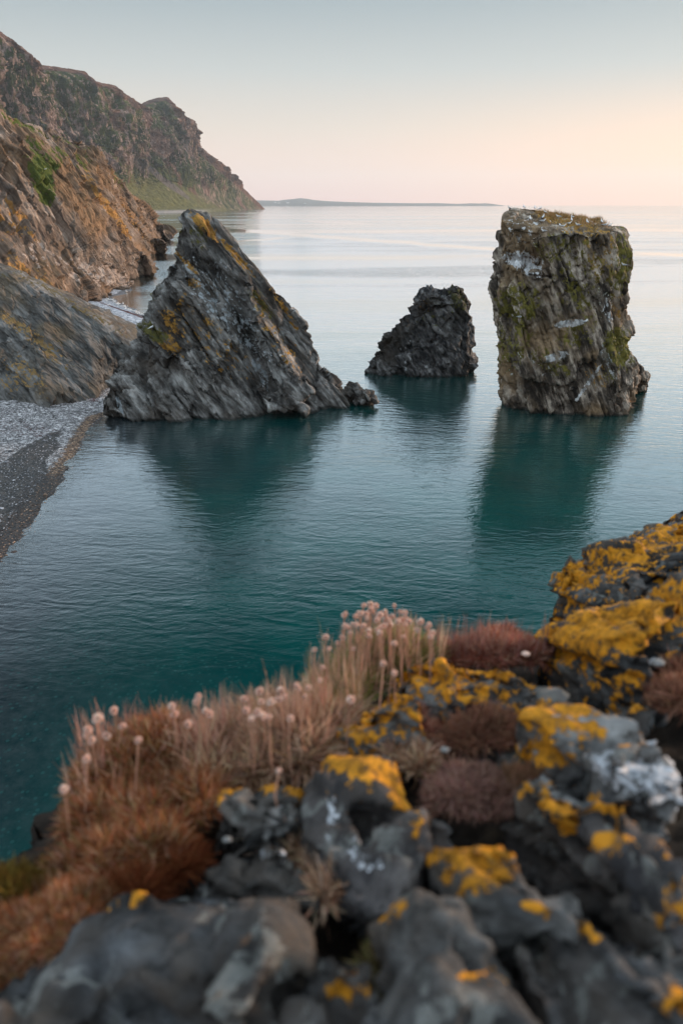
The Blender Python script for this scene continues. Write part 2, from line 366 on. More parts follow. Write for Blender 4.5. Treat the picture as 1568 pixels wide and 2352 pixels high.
# ================================================================== BEACHES
def beach_mat(name, psize, stones, dark_tint):
    s = NT(name); o = s.obj(); _, wet, warm, weed, _a = s.attr('mask')
    v = s.vor(o, 1 / psize); c = s.n('ShaderNodeSeparateColor'); s.put(c.inputs[0], v.outputs['Color'])
    v2 = s.vor(o, 2.3 / psize); c2 = s.n('ShaderNodeSeparateColor'); s.put(c2.inputs[0], v2.outputs['Color'])
    col = s.ramp(c.outputs[0], stones); col2 = s.ramp(c2.outputs[1], stones)
    col = s.mix(s.mr(c.outputs[2], 0.45, 0.55), col, col2)
    col = s.mix(1.0, col, s.ramp(s.noise(o, 0.9, 6, 0.7), [(0.3, 0.55), (0.7, 1.25)]), 'MULTIPLY')
    wm = s.ramp(c2.outputs[0], [(0.0, (0.03, 0.022, 0.02)), (0.6, (0.10, 0.06, 0.04)), (0.85, (0.30, 0.17, 0.09)), (1.0, (0.5, 0.36, 0.25))])
    nb = s.noise(o, 1.6, 6, 0.7); nbs = s.math('MULTIPLY', s.math('SUBTRACT', nb, 0.5), 1.3)
    col = s.mix(s.mr(s.math('ADD', warm, nbs), 0.35, 0.6), col, wm)
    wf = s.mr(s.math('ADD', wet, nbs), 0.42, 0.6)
    col = s.mix(wf, col, s.mix(1.0, col, dark_tint, 'MULTIPLY'))
    col = s.mix(s.mr(s.math('ADD', weed, s.math('MULTIPLY', s.math('SUBTRACT', s.noise(o, 2.6, 8, 0.75), 0.5), 2.6)), 0.72, 0.85), col, (0.07, 0.018, 0.016))
    hh = s.math('ADD', s.mr(v.outputs['Distance'], 0.0, 0.6, 1, 0), s.math('MULTIPLY', s.mr(v2.outputs['Distance'], 0.0, 0.6, 1, 0), 0.4))
    s.bsdf(col, s.mr(wf, 0, 1, 0.8, 0.45), s.bump(hh, 0.9, psize * 0.4), 0.4)
    return s.m
def inpoly(px, py, poly):
    c = np.zeros(px.shape, bool); n = len(poly)
    for i in range(n):
        x1, y1 = poly[i]; x2, y2 = poly[(i + 1) % n]
        m = ((y1 > py) != (y2 > py)) & (px < (x2 - x1) * (py - y1) / (y2 - y1 + 1e-9) + x1); c ^= m
    return c
def beach_near():
    xs = np.arange(-75, -4, 0.3); ys = np.arange(12, 84, 0.3); X, Y = np.meshgrid(xs, ys); x, y = X.ravel(), Y.ravel()
    d = sdist(x, y, shore1)                                         # >0 over the water
    V0 = np.stack([x, y, 0 * x], 1)
    z = np.where(d < 0, np.minimum(-d * 0.10, 1.0 + (-d) * 0.03), -d * 0.16) + fbm(V0 * 0.25, 4) * 0.18 - 0.02
    z += 0.10 * sstep(-5.5, -4.2, d) * sstep(-1.0, -2.8, d)
    V = np.stack([x, y, z], 1); px, py = proj(V)
    dark_area = [(140, 989), (146, 996), (131, 1010), (140, 1021), (121, 1046), (107, 1057), (110, 1080), (98, 1118), (70, 1158), (44, 1212), (0, 1280), (-80, 1400), (-80, 1110), (0, 1071), (28, 1043), (78, 1015), (118, 994)]
    m = np.zeros((len(x), 3)); m[:, 0] = inpoly(px, py, dark_area) * 1.0  # outlined patch where the stones are tinted darker and a little less rough
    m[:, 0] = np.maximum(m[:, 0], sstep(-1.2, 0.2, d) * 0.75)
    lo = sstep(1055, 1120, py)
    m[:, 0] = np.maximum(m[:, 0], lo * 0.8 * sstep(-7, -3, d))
    m[:, 1] = np.exp(-((d + 0.8) / (0.9 + 0.5 * lo)) ** 2) * (0.75 + 0.25 * lo)
    m[:, 2] = np.clip(blobs(V, [(0, 60, 985, 110, 26, 5, 0.62), (0, 215, 916, 20, 8, 0, .9), (0, 30, 950, 70, 16, 0, 0.55), (0, 180, 955, 60, 6, 0, .5)])[:, 0], 0, 1)
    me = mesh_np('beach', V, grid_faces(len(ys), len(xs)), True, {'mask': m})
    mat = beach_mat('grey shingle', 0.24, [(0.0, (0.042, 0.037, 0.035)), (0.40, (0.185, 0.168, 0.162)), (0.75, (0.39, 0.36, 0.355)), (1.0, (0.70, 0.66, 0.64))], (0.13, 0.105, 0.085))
    tag(link('beach', me, mat), 'grey shingle beach with dark patch at left', None, None, 'structure')
def beach_far():
    xs = np.arange(-110, 30, 0.45); ys = np.arange(88, 235, 0.6); X, Y = np.meshgrid(xs, ys); x, y = X.ravel(), Y.ravel()
    d = sdist(x, y, shore2)
    V0 = np.stack([x, y, 0 * x], 1)
    z = np.where(d < 0, np.minimum(-d * 0.07, 0.9 + (-d) * 0.02), -d * 0.14) + fbm(V0 * 0.2, 3) * 0.15
    V = np.stack([x, y, z], 1); px, py = proj(V)
    m = np.zeros((len(x), 3))
    # weed line from (218,690) to (331,730) on the photo
    ex, ey = 113, 40; ln = math.hypot(ex, ey); t = ((px - 218) * ex + (py - 690) * ey) / ln; q = ((px - 218) * -ey + (py - 690) * ex) / ln
    m[:, 2] = np.exp(-(q / (1.2 + 0.018 * np.clip(t, 0, 200))) ** 2) * (t > -5) * 1.3
    m[:, 0] = sstep(-3.0, 0, d) * 0.9; m[:, 0] = np.maximum(m[:, 0], inpoly(px, py, [(288, 655), (320, 655), (312, 668), (275, 686), (262, 684)]) * 1.0)
    m[:, 1] = 0
    me = mesh_np('beach', V, grid_faces(len(ys), len(xs)), True, {'mask': m})
    mat = beach_mat('pale shingle', 0.42, [(0.0, (0.10, 0.11, 0.13)), (0.4, (0.26, 0.29, 0.33)), (0.8, (0.50, 0.53, 0.58)), (1.0, (0.75, 0.76, 0.8))], (0.30, 0.30, 0.30))
    o = link('beach', me, mat); tag(o, 'pale pebble cove behind the pointed rock', None, None, 'structure'); return V, o
beach_near(); BV2, _ = beach_far()
def shingle():
    bm = bmesh.new(); bmesh.ops.create_icosphere(bm, subdivisions=1, radius=1); T = np.array([list(v.co) for v in bm.verts]); TF = np.array([[v.index for v in f.verts] for f in bm.faces]); bm.free()
    me = bpy.data.objects['beach'].data; V, _n = get_vn(me); d = sdist(V[:, 0], V[:, 1], shore1); px, py = proj(V); ok = np.where((d < .5) & (V[:, 1] > 28) & (px > -40))[0]
    k = 9000; c = V[rng.choice(ok, k)] + rng.uniform(-.15, .15, (k, 3)) * np.array([1, 1, 0]); r = .035 + .05 * rng.random(k) ** 2 + .16 * (rng.random(k) > .985) * rng.random(k)
    sc = rng.uniform(.6, 1.3, (k, 1, 3)) * np.array([1, 1, .6]); P = c[:, None, :] + T[None] * (1 + .25 * rng.normal(size=(k, len(T), 1)).clip(-1, 1)) * sc * r[:, None, None]
    dd = sdist(c[:, 0], c[:, 1], shore1); wet = (dd > -1.3)[:, None]; g = rng.random((k, 1)) ** 1.6
    cc = np.where(wet, np.array([[.05, .035, .028]]) + g * np.array([[.38, .25, .17]]), np.array([[.05, .05, .055]]) + g * np.array([[.45, .42, .42]]))
    F = (np.arange(k)[:, None, None] * len(T) + TF[None]).reshape(-1, 3); s = NT('loose stones'); q, *_ = s.attr('col'); s.bsdf(q, .7)
    tag(link('shingle', mesh_np('shingle', P.reshape(-1, 3), F, False, {'col': np.repeat(cc, len(T), 0)}), s.m), 'loose stones scattered over the near grey beach', 'shingle', None, 'stuff')
shingle()

# ================================================================== SEA STACKS
def slabset(rows, ysil, plan, zlow=-4.0):
    """rows: (py, left px, right px) -> convex slabs between horizontal slices. plan(f): list of (fraction of width, dy, ...)"""
    sl = []
    for i, (py, a, b) in enumerate(rows):
        f = i / (len(rows) - 1); Y = ysil(f); pa, pb = at_y(a, py, Y), at_y(b, py, Y); z = pa.z; wd = pb.x - pa.x
        sl.append([Vector((pa.x + fx * wd, Y + dy, z + (dz if len(q) > 3 else 0))) for q in plan(f, wd) for fx, dy, dz in [(q[0], q[1], q[3] if len(q) > 3 else 0)]])
    last = [Vector((p.x, p.y, zlow)) for p in sl[-1]]; sl.append(last)
    return [a + b for a, b in zip(sl[:-1], sl[1:])]
def strata_disp(F, terms, base_amp=0.6, base_scale=5.0, seed=0.0, top=None, shrink=0.7):
    def fn(V, Nn):
        D = fbm(V / base_scale + seed, 4) * base_amp
        for (kind, sx, sc, sn, amp, o) in terms:
            Q, r = strata(V, F, sx, sc, sn, o, seed + amp * 7)
            if kind == 'r': D = D + (r - 0.3) * amp
            elif kind == 'j':                                      # joint blocks: steps with open cracks between them
                v_, e_ = blocks(Q + 0.16 * fbm(Q * 1.3, 3)[:, None], seed, 0.45); D = D + v_ * amp - sstep(.07, .0, e_) * amp * .35
            elif kind == 'w': D = D + facets(Q + 0.30 * fbm(Q * 1.6, 3)[:, None], seed) * amp
            else:
                q = Q[:, 2] + 0.9 * fbm(Q * np.array([1, 1, 0.35]) * 0.7, 4)
                D = D + (saw(q) ** 1.4 - 0.5) * amp * (0.6 + 0.8 * pn(Q * 0.6 + 5))
        D = D - (D.mean() + shrink * D.std())
        if top is not None: D = D * (1 - .6 * sstep(top - 2.0, top, V[:, 2]))
        return V + Nn * D[:, None]
    return fn
GREY = [(0.22, (0.030, 0.027, 0.025)), (0.42, (0.105, 0.097, 0.089)), (0.58, (0.185, 0.173, 0.160)), (0.80, (0.33, 0.315, 0.295))]

# ---- pointed stack
rowsP = [(485, 432, 460), (500, 416, 486), (530, 404, 514), (575, 402, 560), (620, 374, 604), (660, 350, 636), (700, 341, 664), (740, 326, 688), (790, 306, 712), (840, 276, 755), (880, 250, 792), (915, 232, 806), (955, 224, 835)]
def planP(f, wd):
    fr = 0.20 if f > .2 else 0.25
    return [(0, 0), (0.22 + 0.08 * math.sin(f * 9), -fr * wd * 0.95), (0.55, -fr * wd * 0.80), (0.80, -fr * wd * 0.42), (1, 0.8), (0.78, 0.26 * wd), (0.3, 0.22 * wd)]
FP = frame((0.60, -0.12, -0.78), (0.75, -0.25, 0.55))
setsP = slabset(rowsP, lambda f: 76 - 4.0 * f, planP)
A = lambda px, py, Y: at_y(px, py, Y)
def block(pts, back, down=0.0): return [p for p in pts] + [p + Vector((0, back, -down)) for p in pts]
setsP += [block([at_z(780, 945, -1), at_z(835, 940, -1), A(840, 925, 71.6), A(822, 886, 73), A(806, 880, 73.6), A(790, 905, 73)], 2.0), block([at_z(815, 943, -1), at_z(864, 936, -1), A(862, 918, 71.8), A(843, 897, 72.2), A(828, 906, 72.0)], 1.6),
          # buttresses and ledges on the face toward the viewer
          block([A(405, 640, 70.6), A(470, 690, 69.8), A(520, 800, 68.6), A(470, 900, 67.3), A(330, 780, 70.2), A(345, 730, 71.0)], 3.5),
          block([A(560, 660, 71.2), A(640, 780, 69.8), A(720, 900, 68.6), A(650, 930, 67.8), A(580, 800, 69.6)], 3.0),
          block([A(232, 955, 67.6), A(280, 962, 67.0), A(300, 880, 68.5), A(262, 870, 69.2), A(360, 965, 66.9)], 4.0),
          block([A(636, 945, 67.5), A(700, 946, 67.3), A(660, 905, 68.4), A(600, 930, 67.7), A(590, 880, 69)], 3.0)]
dispP = strata_disp(FP, [('j', 9, 3.4, 2.2, 0.70, 2), ('j', 5.0, 1.6, 0.95, 0.42, 2), ('w', 2.8, 0.6, 0.40, 0.20, 2), ('r', 4.0, 0.8, 0.4, 0.24, 5), ('w', 0.9, 0.24, 0.17, 0.10, 2)], 0.7, 6.0, 2.0, 19.5)
def maskP(V, Nn):
    M = blobs(V, [(0, 545, 590, 95, 9, 50, .50), (0, 660, 720, 75, 8, 58, .50), (0, 430, 605, 45, 7, 45, .56), (0, 445, 650, 22, 12, 20, .50), (0, 412, 700, 36, 9, -60, .48),
                  (0, 400, 740, 50, 20, 55, .40), (0, 600, 700, 50, 14, 60, .5), (0, 380, 780, 60, 22, 45, .42), (0, 640, 790, 90, 30, 55, .36), (0, 500, 780, 150, 60, 45, .30), (0, 470, 520, 50, 16, 45, .5),
                  (1, 455, 545, 40, 22, 60, .45), (1, 350, 760, 45, 20, 30, .62), (1, 600, 700, 60, 20, 55, .45), (1, 640, 640, 60, 18, 55, .4), (1, 400, 530, 20, 14, 0, .6), (1, 350, 660, 20, 50, 20, .4),
                  (2, 500, 660, 130, 60, 45, .30), (2, 560, 760, 100, 40, 50, .36), (2, 470, 700, 60, 22, 40, .34), (2, 600, 850, 18, 50, -20, .45), (2, 275, 930, 5, 22, -20, .8)])
    return M
matP = rock_mat('slaty grey rock', GREY, (0.075, 0.060, 0.048), 0.9, (0, R(-52), R(10)), (0.32, 0.7, 1.3), (0.55, 0.35),
                [((0.20, 0.105, 0.035), (0.38, 0.20, 0.04), 0.44), ((0.05, 0.055, 0.015), (0.12, 0.105, 0.03), 0.48), ((0.16, 0.18, 0.185), (0.34, 0.36, 0.37), 0.42)])
oP, bvP, VP = rock('pointed_stack', setsP, 0.10, dispP, matP, tide(maskP), smooth=1)
tag(oP, 'tall pointed pyramid of slanting grey slate with orange lichen on its edges', 'sea stack')

# ---- small stack
rowsS = [(676, 962, 1077), (700, 945, 1081), (735, 915, 1083), (770, 880, 1085), (800, 862, 1089), (830, 838, 1091), (855, 836, 1090)]
def planS(f, wd): return [(0, 0), (0.2, -0.17 * wd), (0.6, -0.24 * wd), (0.93, -0.18 * wd), (1, 0), (0.9, 0.3 * wd), (0.3, 0.25 * wd)]
setsS = slabset(rowsS, lambda f: 90 - 1.0 * f, planS)
setsS += [block([A(965, 660, 90), A(984, 662, 90), A(1000, 690, 90), A(962, 690, 90)], 2), block([A(1034, 670, 89.5), A(1052, 657, 90), A(1070, 668, 90), A(1079, 700, 90), A(1000, 700, 89), A(1040, 720, 87.5)], 2.5), block([A(970, 664, 90), A(990, 664, 90.5), A(1030, 673, 90), A(1060, 700, 88), A(950, 700, 88.6), A(990, 700, 87.6)], 3)]
FS = frame((0.55, -0.1, -0.75), (0.85, -0.3, 0.4))
dispS = strata_disp(FS, [('j', 3.6, 2.2, 1.7, 0.55, 2), ('j', 1.8, 1.1, 0.8, 0.34, 2), ('w', 1.0, 0.35, 0.25, 0.10, 2), ('r', 2, .6, 0.4, 0.16, 4)], 0.5, 4.0, 5.0)
def maskS(V, Nn): return blobs(V, [(0, 970, 700, 40, 20, 20, .45), (0, 960, 740, 50, 40, 0, .32), (1, 1050, 690, 30, 40, 0, .55), (1, 990, 720, 50, 50, 0, .36), (2, 935, 830, 9, 30, 15, .62), (2, 925, 800, 20, 40, 20, .4), (2, 970, 830, 60, 30, 0, .25)])
DARK = [(0.25, (0.014, 0.014, 0.015)), (0.44, (0.060, 0.057, 0.056)), (0.60, (0.115, 0.109, 0.106)), (0.82, (0.26, 0.25, 0.24))]
matS = rock_mat('dark slate rock', DARK, (0.045, 0.036, 0.028), 1.1, (0, R(-55), R(10)), (0.55, 0.9, 1.2), (0.6, 0.3),
                [((0.10, 0.05, 0.03), (0.20, 0.10, 0.04), 0.6), ((0.03, 0.032, 0.012), (0.07, 0.065, 0.02), 0.55), ((0.35, 0.36, 0.36), (0.6, 0.6, 0.6), 0.68)])
oS, bvS, VS = rock('small_stack', setsS, 0.10, dispS, matS, tide(maskS), smooth=1)
tag(oS, 'small dark double-topped rock in the sea between the two tall stacks', 'sea stack')

# ---- blocky stack with the birds
rowsK = [(533, 1144, 1428), (558, 1146, 1442), (598, 1138, 1456), (606, 1137, 1457), (631, 1134, 1456), (665, 1130, 1446), (700, 1137, 1446), (727, 1146, 1448), (765, 1147, 1459), (788, 1143, 1453), (825, 1150, 1464), (880, 1156, 1464), (925, 1164, 1460)]
def planK(f, wd):
    m_ = 0.35 if f < .2 else 1.0
    return [(0, 0), (0.10, (-3.0 - 0.9 * f) * m_), (0.36, (-3.9 - 0.6 * f) * m_), (0.74, -4.0 - 0.9 * f), (0.93, -2.0), (1, 0.4), (0.9, 6.0), (0.5, 7.0), (0.08, 5.5)]
setsK = slabset(rowsK, lambda f: 73.0, planK)
capB = [A(1163, 487, 79), A(1180, 481, 79.5), A(1206, 478, 80), A(1260, 483, 80), A(1330, 498, 80), A(1400, 513, 79), A(1432, 530, 76)]
capF = [A(1150, 505, 73), A(1165, 524, 72.0), A(1240, 536, 70.6), A(1330, 533, 69.3), A(1400, 532, 70), A(1436, 540, 73)]
setsK.append(capB + capF + [p - Vector((0, 0, 2.5)) for p in capB + capF])
setsK += [block([at_z(1444, 907, -1), at_z(1492, 898, -1), A(1489, 880, 76), A(1478, 850, 76), A(1462, 827, 76), A(1444, 830, 75)], 3),
          block([at_z(1375, 964, -1), at_z(1395, 955, -1), at_z(1440, 918, -1), A(1400, 880, 69.8), A(1440, 860, 73), A(1370, 900, 68.8)], 3),
          block([A(1290, 730, 69.3), A(1350, 725, 69), A(1375, 800, 68.4), A(1330, 830, 68.3), A(1265, 745, 69.0)], 3),
          block([A(1250, 800, 68.9), A(1320, 790, 68.3), A(1330, 900, 68.2), A(1220, 880, 68.7), A(1200, 830, 69)], 3),
          block([A(1220, 545, 69.6), A(1330, 530, 69.0), A(1400, 550, 69.3), A(1380, 700, 68.4), A(1250, 600, 69.2), A(1215, 560, 69.8)], 3)]
FK = frame((0.36, -0.15, -0.90), (0.85, -0.35, 0.35))
dispK = strata_disp(FK, [('j', 6.5, 3.0, 2.4, 0.65, 2), ('j', 3.6, 1.5, 1.0, 0.36, 2), ('w', 2.6, 0.6, 0.42, 0.20, 2), ('r', 3.0, 0.6, 0.4, 0.24, 5), ('w', 0.8, 0.22, 0.16, 0.10, 2)], 0.9, 4.5, 8.0, 18.2)
def maskK(V, Nn):
    M = blobs(V, [(0, 1400, 600, 55, 70, 0, .42), (0, 1340, 530, 80, 16, 5, .42), (0, 1400, 660, 30, 110, -10, .34), (0, 1370, 860, 34, 40, 20, .40), (0, 1300, 505, 90, 16, 10, .55), (0, 1360, 600, 14, 80, -15, .45),
                  (1, 1190, 700, 60, 55, 0, .56), (1, 1180, 780, 50, 90, 20, .46), (1, 1280, 570, 60, 40, 0, .44), (1, 1420, 800, 40, 55, 0, .62), (1, 1350, 640, 90, 110, 0, .38), (1, 1430, 600, 30, 90, 0, .52), (1, 1260, 830, 60, 30, 30, .42), (1, 1330, 760, 40, 60, 50, .42), (1, 1400, 860, 20, 20, 0, .5),
                  (2, 1200, 600, 55, 22, 12, .66), (2, 1190, 530, 50, 40, 20, .36), (2, 1220, 625, 40, 14, 15, .5), (2, 1310, 742, 44, 9, -8, .66), (2, 1275, 820, 36, 12, -15, .62), (2, 1270, 520, 90, 14, 5, .30), (2, 1390, 700, 22, 60, -15, .42), (2, 1395, 830, 12, 60, -25, .48), (2, 1350, 880, 60, 6, -55, .6), (2, 1240, 850, 40, 40, 0, .30), (2, 1170, 840, 40, 70, 0, .26)])
    return M
matK = rock_mat('mossy stack rock', [(0.28, (0.030, 0.023, 0.018)), (0.43, (0.105, 0.082, 0.064)), (0.56, (0.215, 0.170, 0.132)), (0.74, (0.44, 0.37, 0.30))], (0.24, 0.16, 0.09), 0.95, (0, R(-68), R(12)), (0.36, 0.85, 1.25), (0.55, 0.3),
                [((0.22, 0.12, 0.03), (0.38, 0.21, 0.05), 0.46), ((0.070, 0.066, 0.010), (0.180, 0.150, 0.032), 0.46), ((0.34, 0.34, 0.34), (0.70, 0.69, 0.68), 0.52)])
oK, bvK, VK = rock('blocky_stack', setsK, 0.095, dispK, matK, tide(maskK), smooth=1)
tag(oK, 'broad flat-topped mossy rock stack with gulls and white droppings', 'sea stack')

# ================================================================== CLIFFS ON THE LEFT
def resample(pts, n):
    P = np.array([list(p) for p in pts]); d = np.concatenate([[0], np.cumsum(np.linalg.norm(np.diff(P, axis=0), axis=1))]); t = np.linspace(0, d[-1], n)
    return np.stack([np.interp(t, d, P[:, k]) for k in range(3)], 1)
def loft(name, crest, foot, ns, ntt, prof, dispfn, mat, maskfn, back, label, warp=None):
    """a face from the foot line up to the crest line, and a back slope behind it"""
    key = np.linspace(0, 1, len(crest)); s = np.linspace(0, 1, ns)
    C = np.stack([np.interp(s, key, [c[k] for c in crest]) for k in range(3)], 1); Fo = np.stack([np.interp(s, key, [c[k] for c in foot]) for k in range(3)], 1)
    t = np.linspace(0, 1, ntt); th, tz = prof(t)
    V = Fo[None] * (1 - th[:, None, None]) + C[None] * th[:, None, None]
    V[:, :, 2] = Fo[None, :, 2] + (C - Fo)[None, :, 2] * tz[:, None]
    low = np.linspace(1, 0, 5)[:-1]                                    # under the waterline
    U = np.stack([Fo + (Fo - C) * 0.06 * k * np.array([1, 1, 0]) - np.array([0, 0, 1]) * k * back[2] for k in low])
    bt = np.linspace(0, 1, 40)[1:]
    B = np.stack([C + np.array([back[0], back[1], 0]) * k - np.array([0, 0, 1]) * ((C[:, 2] + 5) * (k ** 1.5))[:, None] for k in bt])
    G = np.concatenate([U, V, B]); n, m = G.shape[:2]
    faces = grid_faces(n, m)[:, ::-1]; me = mesh_np(name, G.reshape(-1, 3), faces)
    V0, Nn = get_vn(me)
    if Nn[:, 1].mean() > 0 and False: pass
    up = Nn[(len(low) + ntt // 2) * m: (len(low) + ntt // 2 + 1) * m]
    if up[:, 2].mean() < 0: Nn = -Nn; me.flip_normals()
    T = np.concatenate([np.zeros(len(low)), t, np.ones(len(bt))]).repeat(m); V2 = dispfn(V0, Nn, T) if name == 'mountain' else dispfn(V0, Nn); me.vertices.foreach_set('co', V2.astype(np.float32).ravel()); me.update()
    _, N2 = get_vn(me); put_attr(me, 'mask', maskfn(V2, N2))
    o = link(name, me, mat); tag(o, label, None, None, 'structure')
    bv = BVHTree.FromPolygons([tuple(v) for v in V2], [tuple(p.vertices) for p in me.polygons])
    return o, bv
lin = lambda t: (t, t)
# A: grey slope behind the near beach
fA = [at_z(-420, 960, 0.6), at_z(-200, 938, 0.7), at_z(0, 926, 0.8), at_z(110, 930, 0.8), at_z(225, 912, 0.6), at_z(262, 880, 0.4), at_z(330, 858, 0.2)]
cA = [A(-420, 440, 92), A(-200, 530, 88), A(0, 618, 84), A(100, 670, 84), A(190, 722, 84), A(300, 798, 83), A(345, 862, 82)]
FA = frame((0.66, -0.30, -0.68), (0.5, -0.6, 0.6))
dA = strata_disp(FA, [('w', 9, 2.4, 1.2, 0.30, 2), ('j', 5, 1.4, 0.8, 0.16, 2), ('w', 2.2, 0.5, 0.3, 0.12, 2), ('r', 5, 0.9, 0.5, 0.16, 5)], 0.9, 8.0, 1.0, None, 0.0)
GA = [(0.25, (0.046, 0.043, 0.040)), (0.45, (0.095, 0.090, 0.083)), (0.6, (0.135, 0.128, 0.118)), (0.8, (0.20, 0.19, 0.18))]
matA = rock_mat('smooth grey slate slope', GA, (0.125, 0.095, 0.065), 1.1, (0, R(-42), R(20)), (0.26, 0.7, 1.6), (0.55, 0.3),
                [((0.18, 0.11, 0.05), (0.27, 0.165, 0.06), 0.44), ((0.055, 0.045, 0.015), (0.10, 0.075, 0.03), 0.56), ((0.04, 0.04, 0.035), (0.12, 0.11, 0.09), .7)])
def mA(V, Nn): return blobs(V, [(0, 60, 760, 110, 16, 35, .50), (0, 100, 800, 90, 14, 40, .40), (0, 30, 740, 50, 12, 30, .45), (0, 60, 860, 70, 30, 40, .40), (0, 30, 880, 40, 30, 0, .34), (1, 180, 705, 190, 9, 31, .62), (1, 120, 800, 130, 40, 35, .34), (1, 40, 640, 60, 20, 25, .42)])
_, bvA = loft('cliff', cA, fA, 420, 300, lambda t: (t ** 1.1, t ** 0.95), dA, matA, tide(mA, .2), (4, 34, 1.2), 'grey slate slope above the near shingle beach')
# B1, B2, B3: brown headlands, one behind the other
FB = frame((0.62, -0.35, -0.70), (0.6, -0.55, 0.45))
GB = [(0.20, (0.070, 0.048, 0.036)), (0.42, (0.145, 0.104, 0.078)), (0.60, (0.205, 0.150, 0.114)), (0.85, (0.32, 0.25, 0.20))]
matB = rock_mat('brown slate cliff', GB, (0.21, 0.125, 0.068), 0.34, (0, R(-50), R(20)), (0.16, 0.6, 1.6), (0.55, 1.0),
                [((0.24, 0.13, 0.05), (0.38, 0.20, 0.06), 0.48), ((0.045, 0.065, 0.010), (0.10, 0.115, 0.02), 0.52), ((0.26, 0.20, 0.165), (0.38, 0.30, 0.25), 0.46)])
def dB(k, sd): return strata_disp(FB, [('w', 22 * k, 8 * k, 6 * k, 2.2 * k, 2), ('w', 9 * k, 3 * k, 2.2 * k, 1.1 * k, 2), ('w', 4 * k, 1.2 * k, .9 * k, .5 * k, 2), ('r', 12 * k, 3 * k, 1.6 * k, 0.8 * k, 5)], 3.0 * k, 16 * k, sd, None, 0.9)
def mB1(V, Nn):
    return blobs(V, [(0, 235, 460, 75, 11, 52, .60), (0, 275, 510, 60, 10, 55, .62), (0, 60, 540, 90, 16, 40, .46), (0, 50, 620, 70, 18, 42, .46), (0, 200, 400, 60, 12, 50, .42), (0, 150, 350, 90, 14, 35, .40), (0, 120, 650, 60, 14, 45, .4), (0, 20, 500, 60, 60, 0, .36),
                     (1, 95, 400, 28, 52, -12, .95), (1, 110, 450, 24, 26, 0, .72), (1, 80, 340, 30, 40, 0, .5), (1, 130, 360, 30, 34, 0, .6), (1, 190, 370, 26, 26, 0, .5), (1, 60, 290, 90, 10, 25, .50), (1, 150, 325, 70, 8, 18, .5),
                     (2, 260, 640, 70, 26, 20, .52), (2, 180, 620, 60, 30, 30, .40), (2, 100, 590, 60, 30, 45, .46), (2, 20, 380, 30, 50, 0, .3)])
fB1 = [at_z(-500, 800, .8), at_z(-100, 752, .9), at_z(0, 740, .9), at_z(120, 712, .9), at_z(200, 692, .9), at_z(250, 670, .8), at_z(296, 655, .2), at_z(326, 642, 0), at_z(348, 634, -1.0)]
cB1 = [A(-500, -60, 170), A(-100, 190, 185), A(0, 240, 190), A(104, 298, 203), A(165, 322, 215), A(218, 342, 224), A(262, 440, 227), A(305, 545, 224), A(346, 632, 216)]
_, bvB = loft('cliff', cB1, fB1, 520, 360, lambda t: (t ** 1.15, t ** 0.9), dB(1.0, 3.0), matB, tide(mB1, .9), (-14, 70, 2), 'brown slate cliff with a green patch and orange lichen')
def mB2(V, Nn): return blobs(V, [(0, 300, 500, 70, 9, 55, .45), (1, 250, 400, 60, 20, 50, .4), (2, 330, 580, 40, 12, 0, .35)])
fB2 = [at_z(60, 660, 0), at_z(180, 640, 0), at_z(280, 606, 0), at_z(318, 595, 0), at_z(350, 589, 0), at_z(378, 583, -1.0)]
cB2 = [A(60, 300, 250), A(180, 318, 262), A(246, 395, 285), A(300, 478, 300), A(345, 545, 310), A(377, 583, 318)]
loft('cliff', cB2, fB2, 360, 260, lambda t: (t ** 1.1, t ** 0.95), dB(1.2, 11.0), matB, tide(mB2, 1.2), (-20, 90, 2), 'brown headland spur, the middle of three along the bay')
fB3 = [at_z(60, 620, 0), at_z(200, 600, 0), at_z(300, 578, 0), at_z(335, 568, 0), at_z(360, 561, 0), at_z(388, 553, -1.0)]
cB3 = [A(60, 280, 340), A(205, 335, 350), A(262, 405, 380), A(312, 452, 400), A(352, 495, 420), A(387, 552, 432)]
loft('cliff', cB3, fB3, 360, 260, lambda t: (t ** 1.05, t ** 0.95), dB(1.5, 21.0), matB, tide(mB2, 1.2), (-20, 110, 2), 'brown headland spur farthest along the bay')

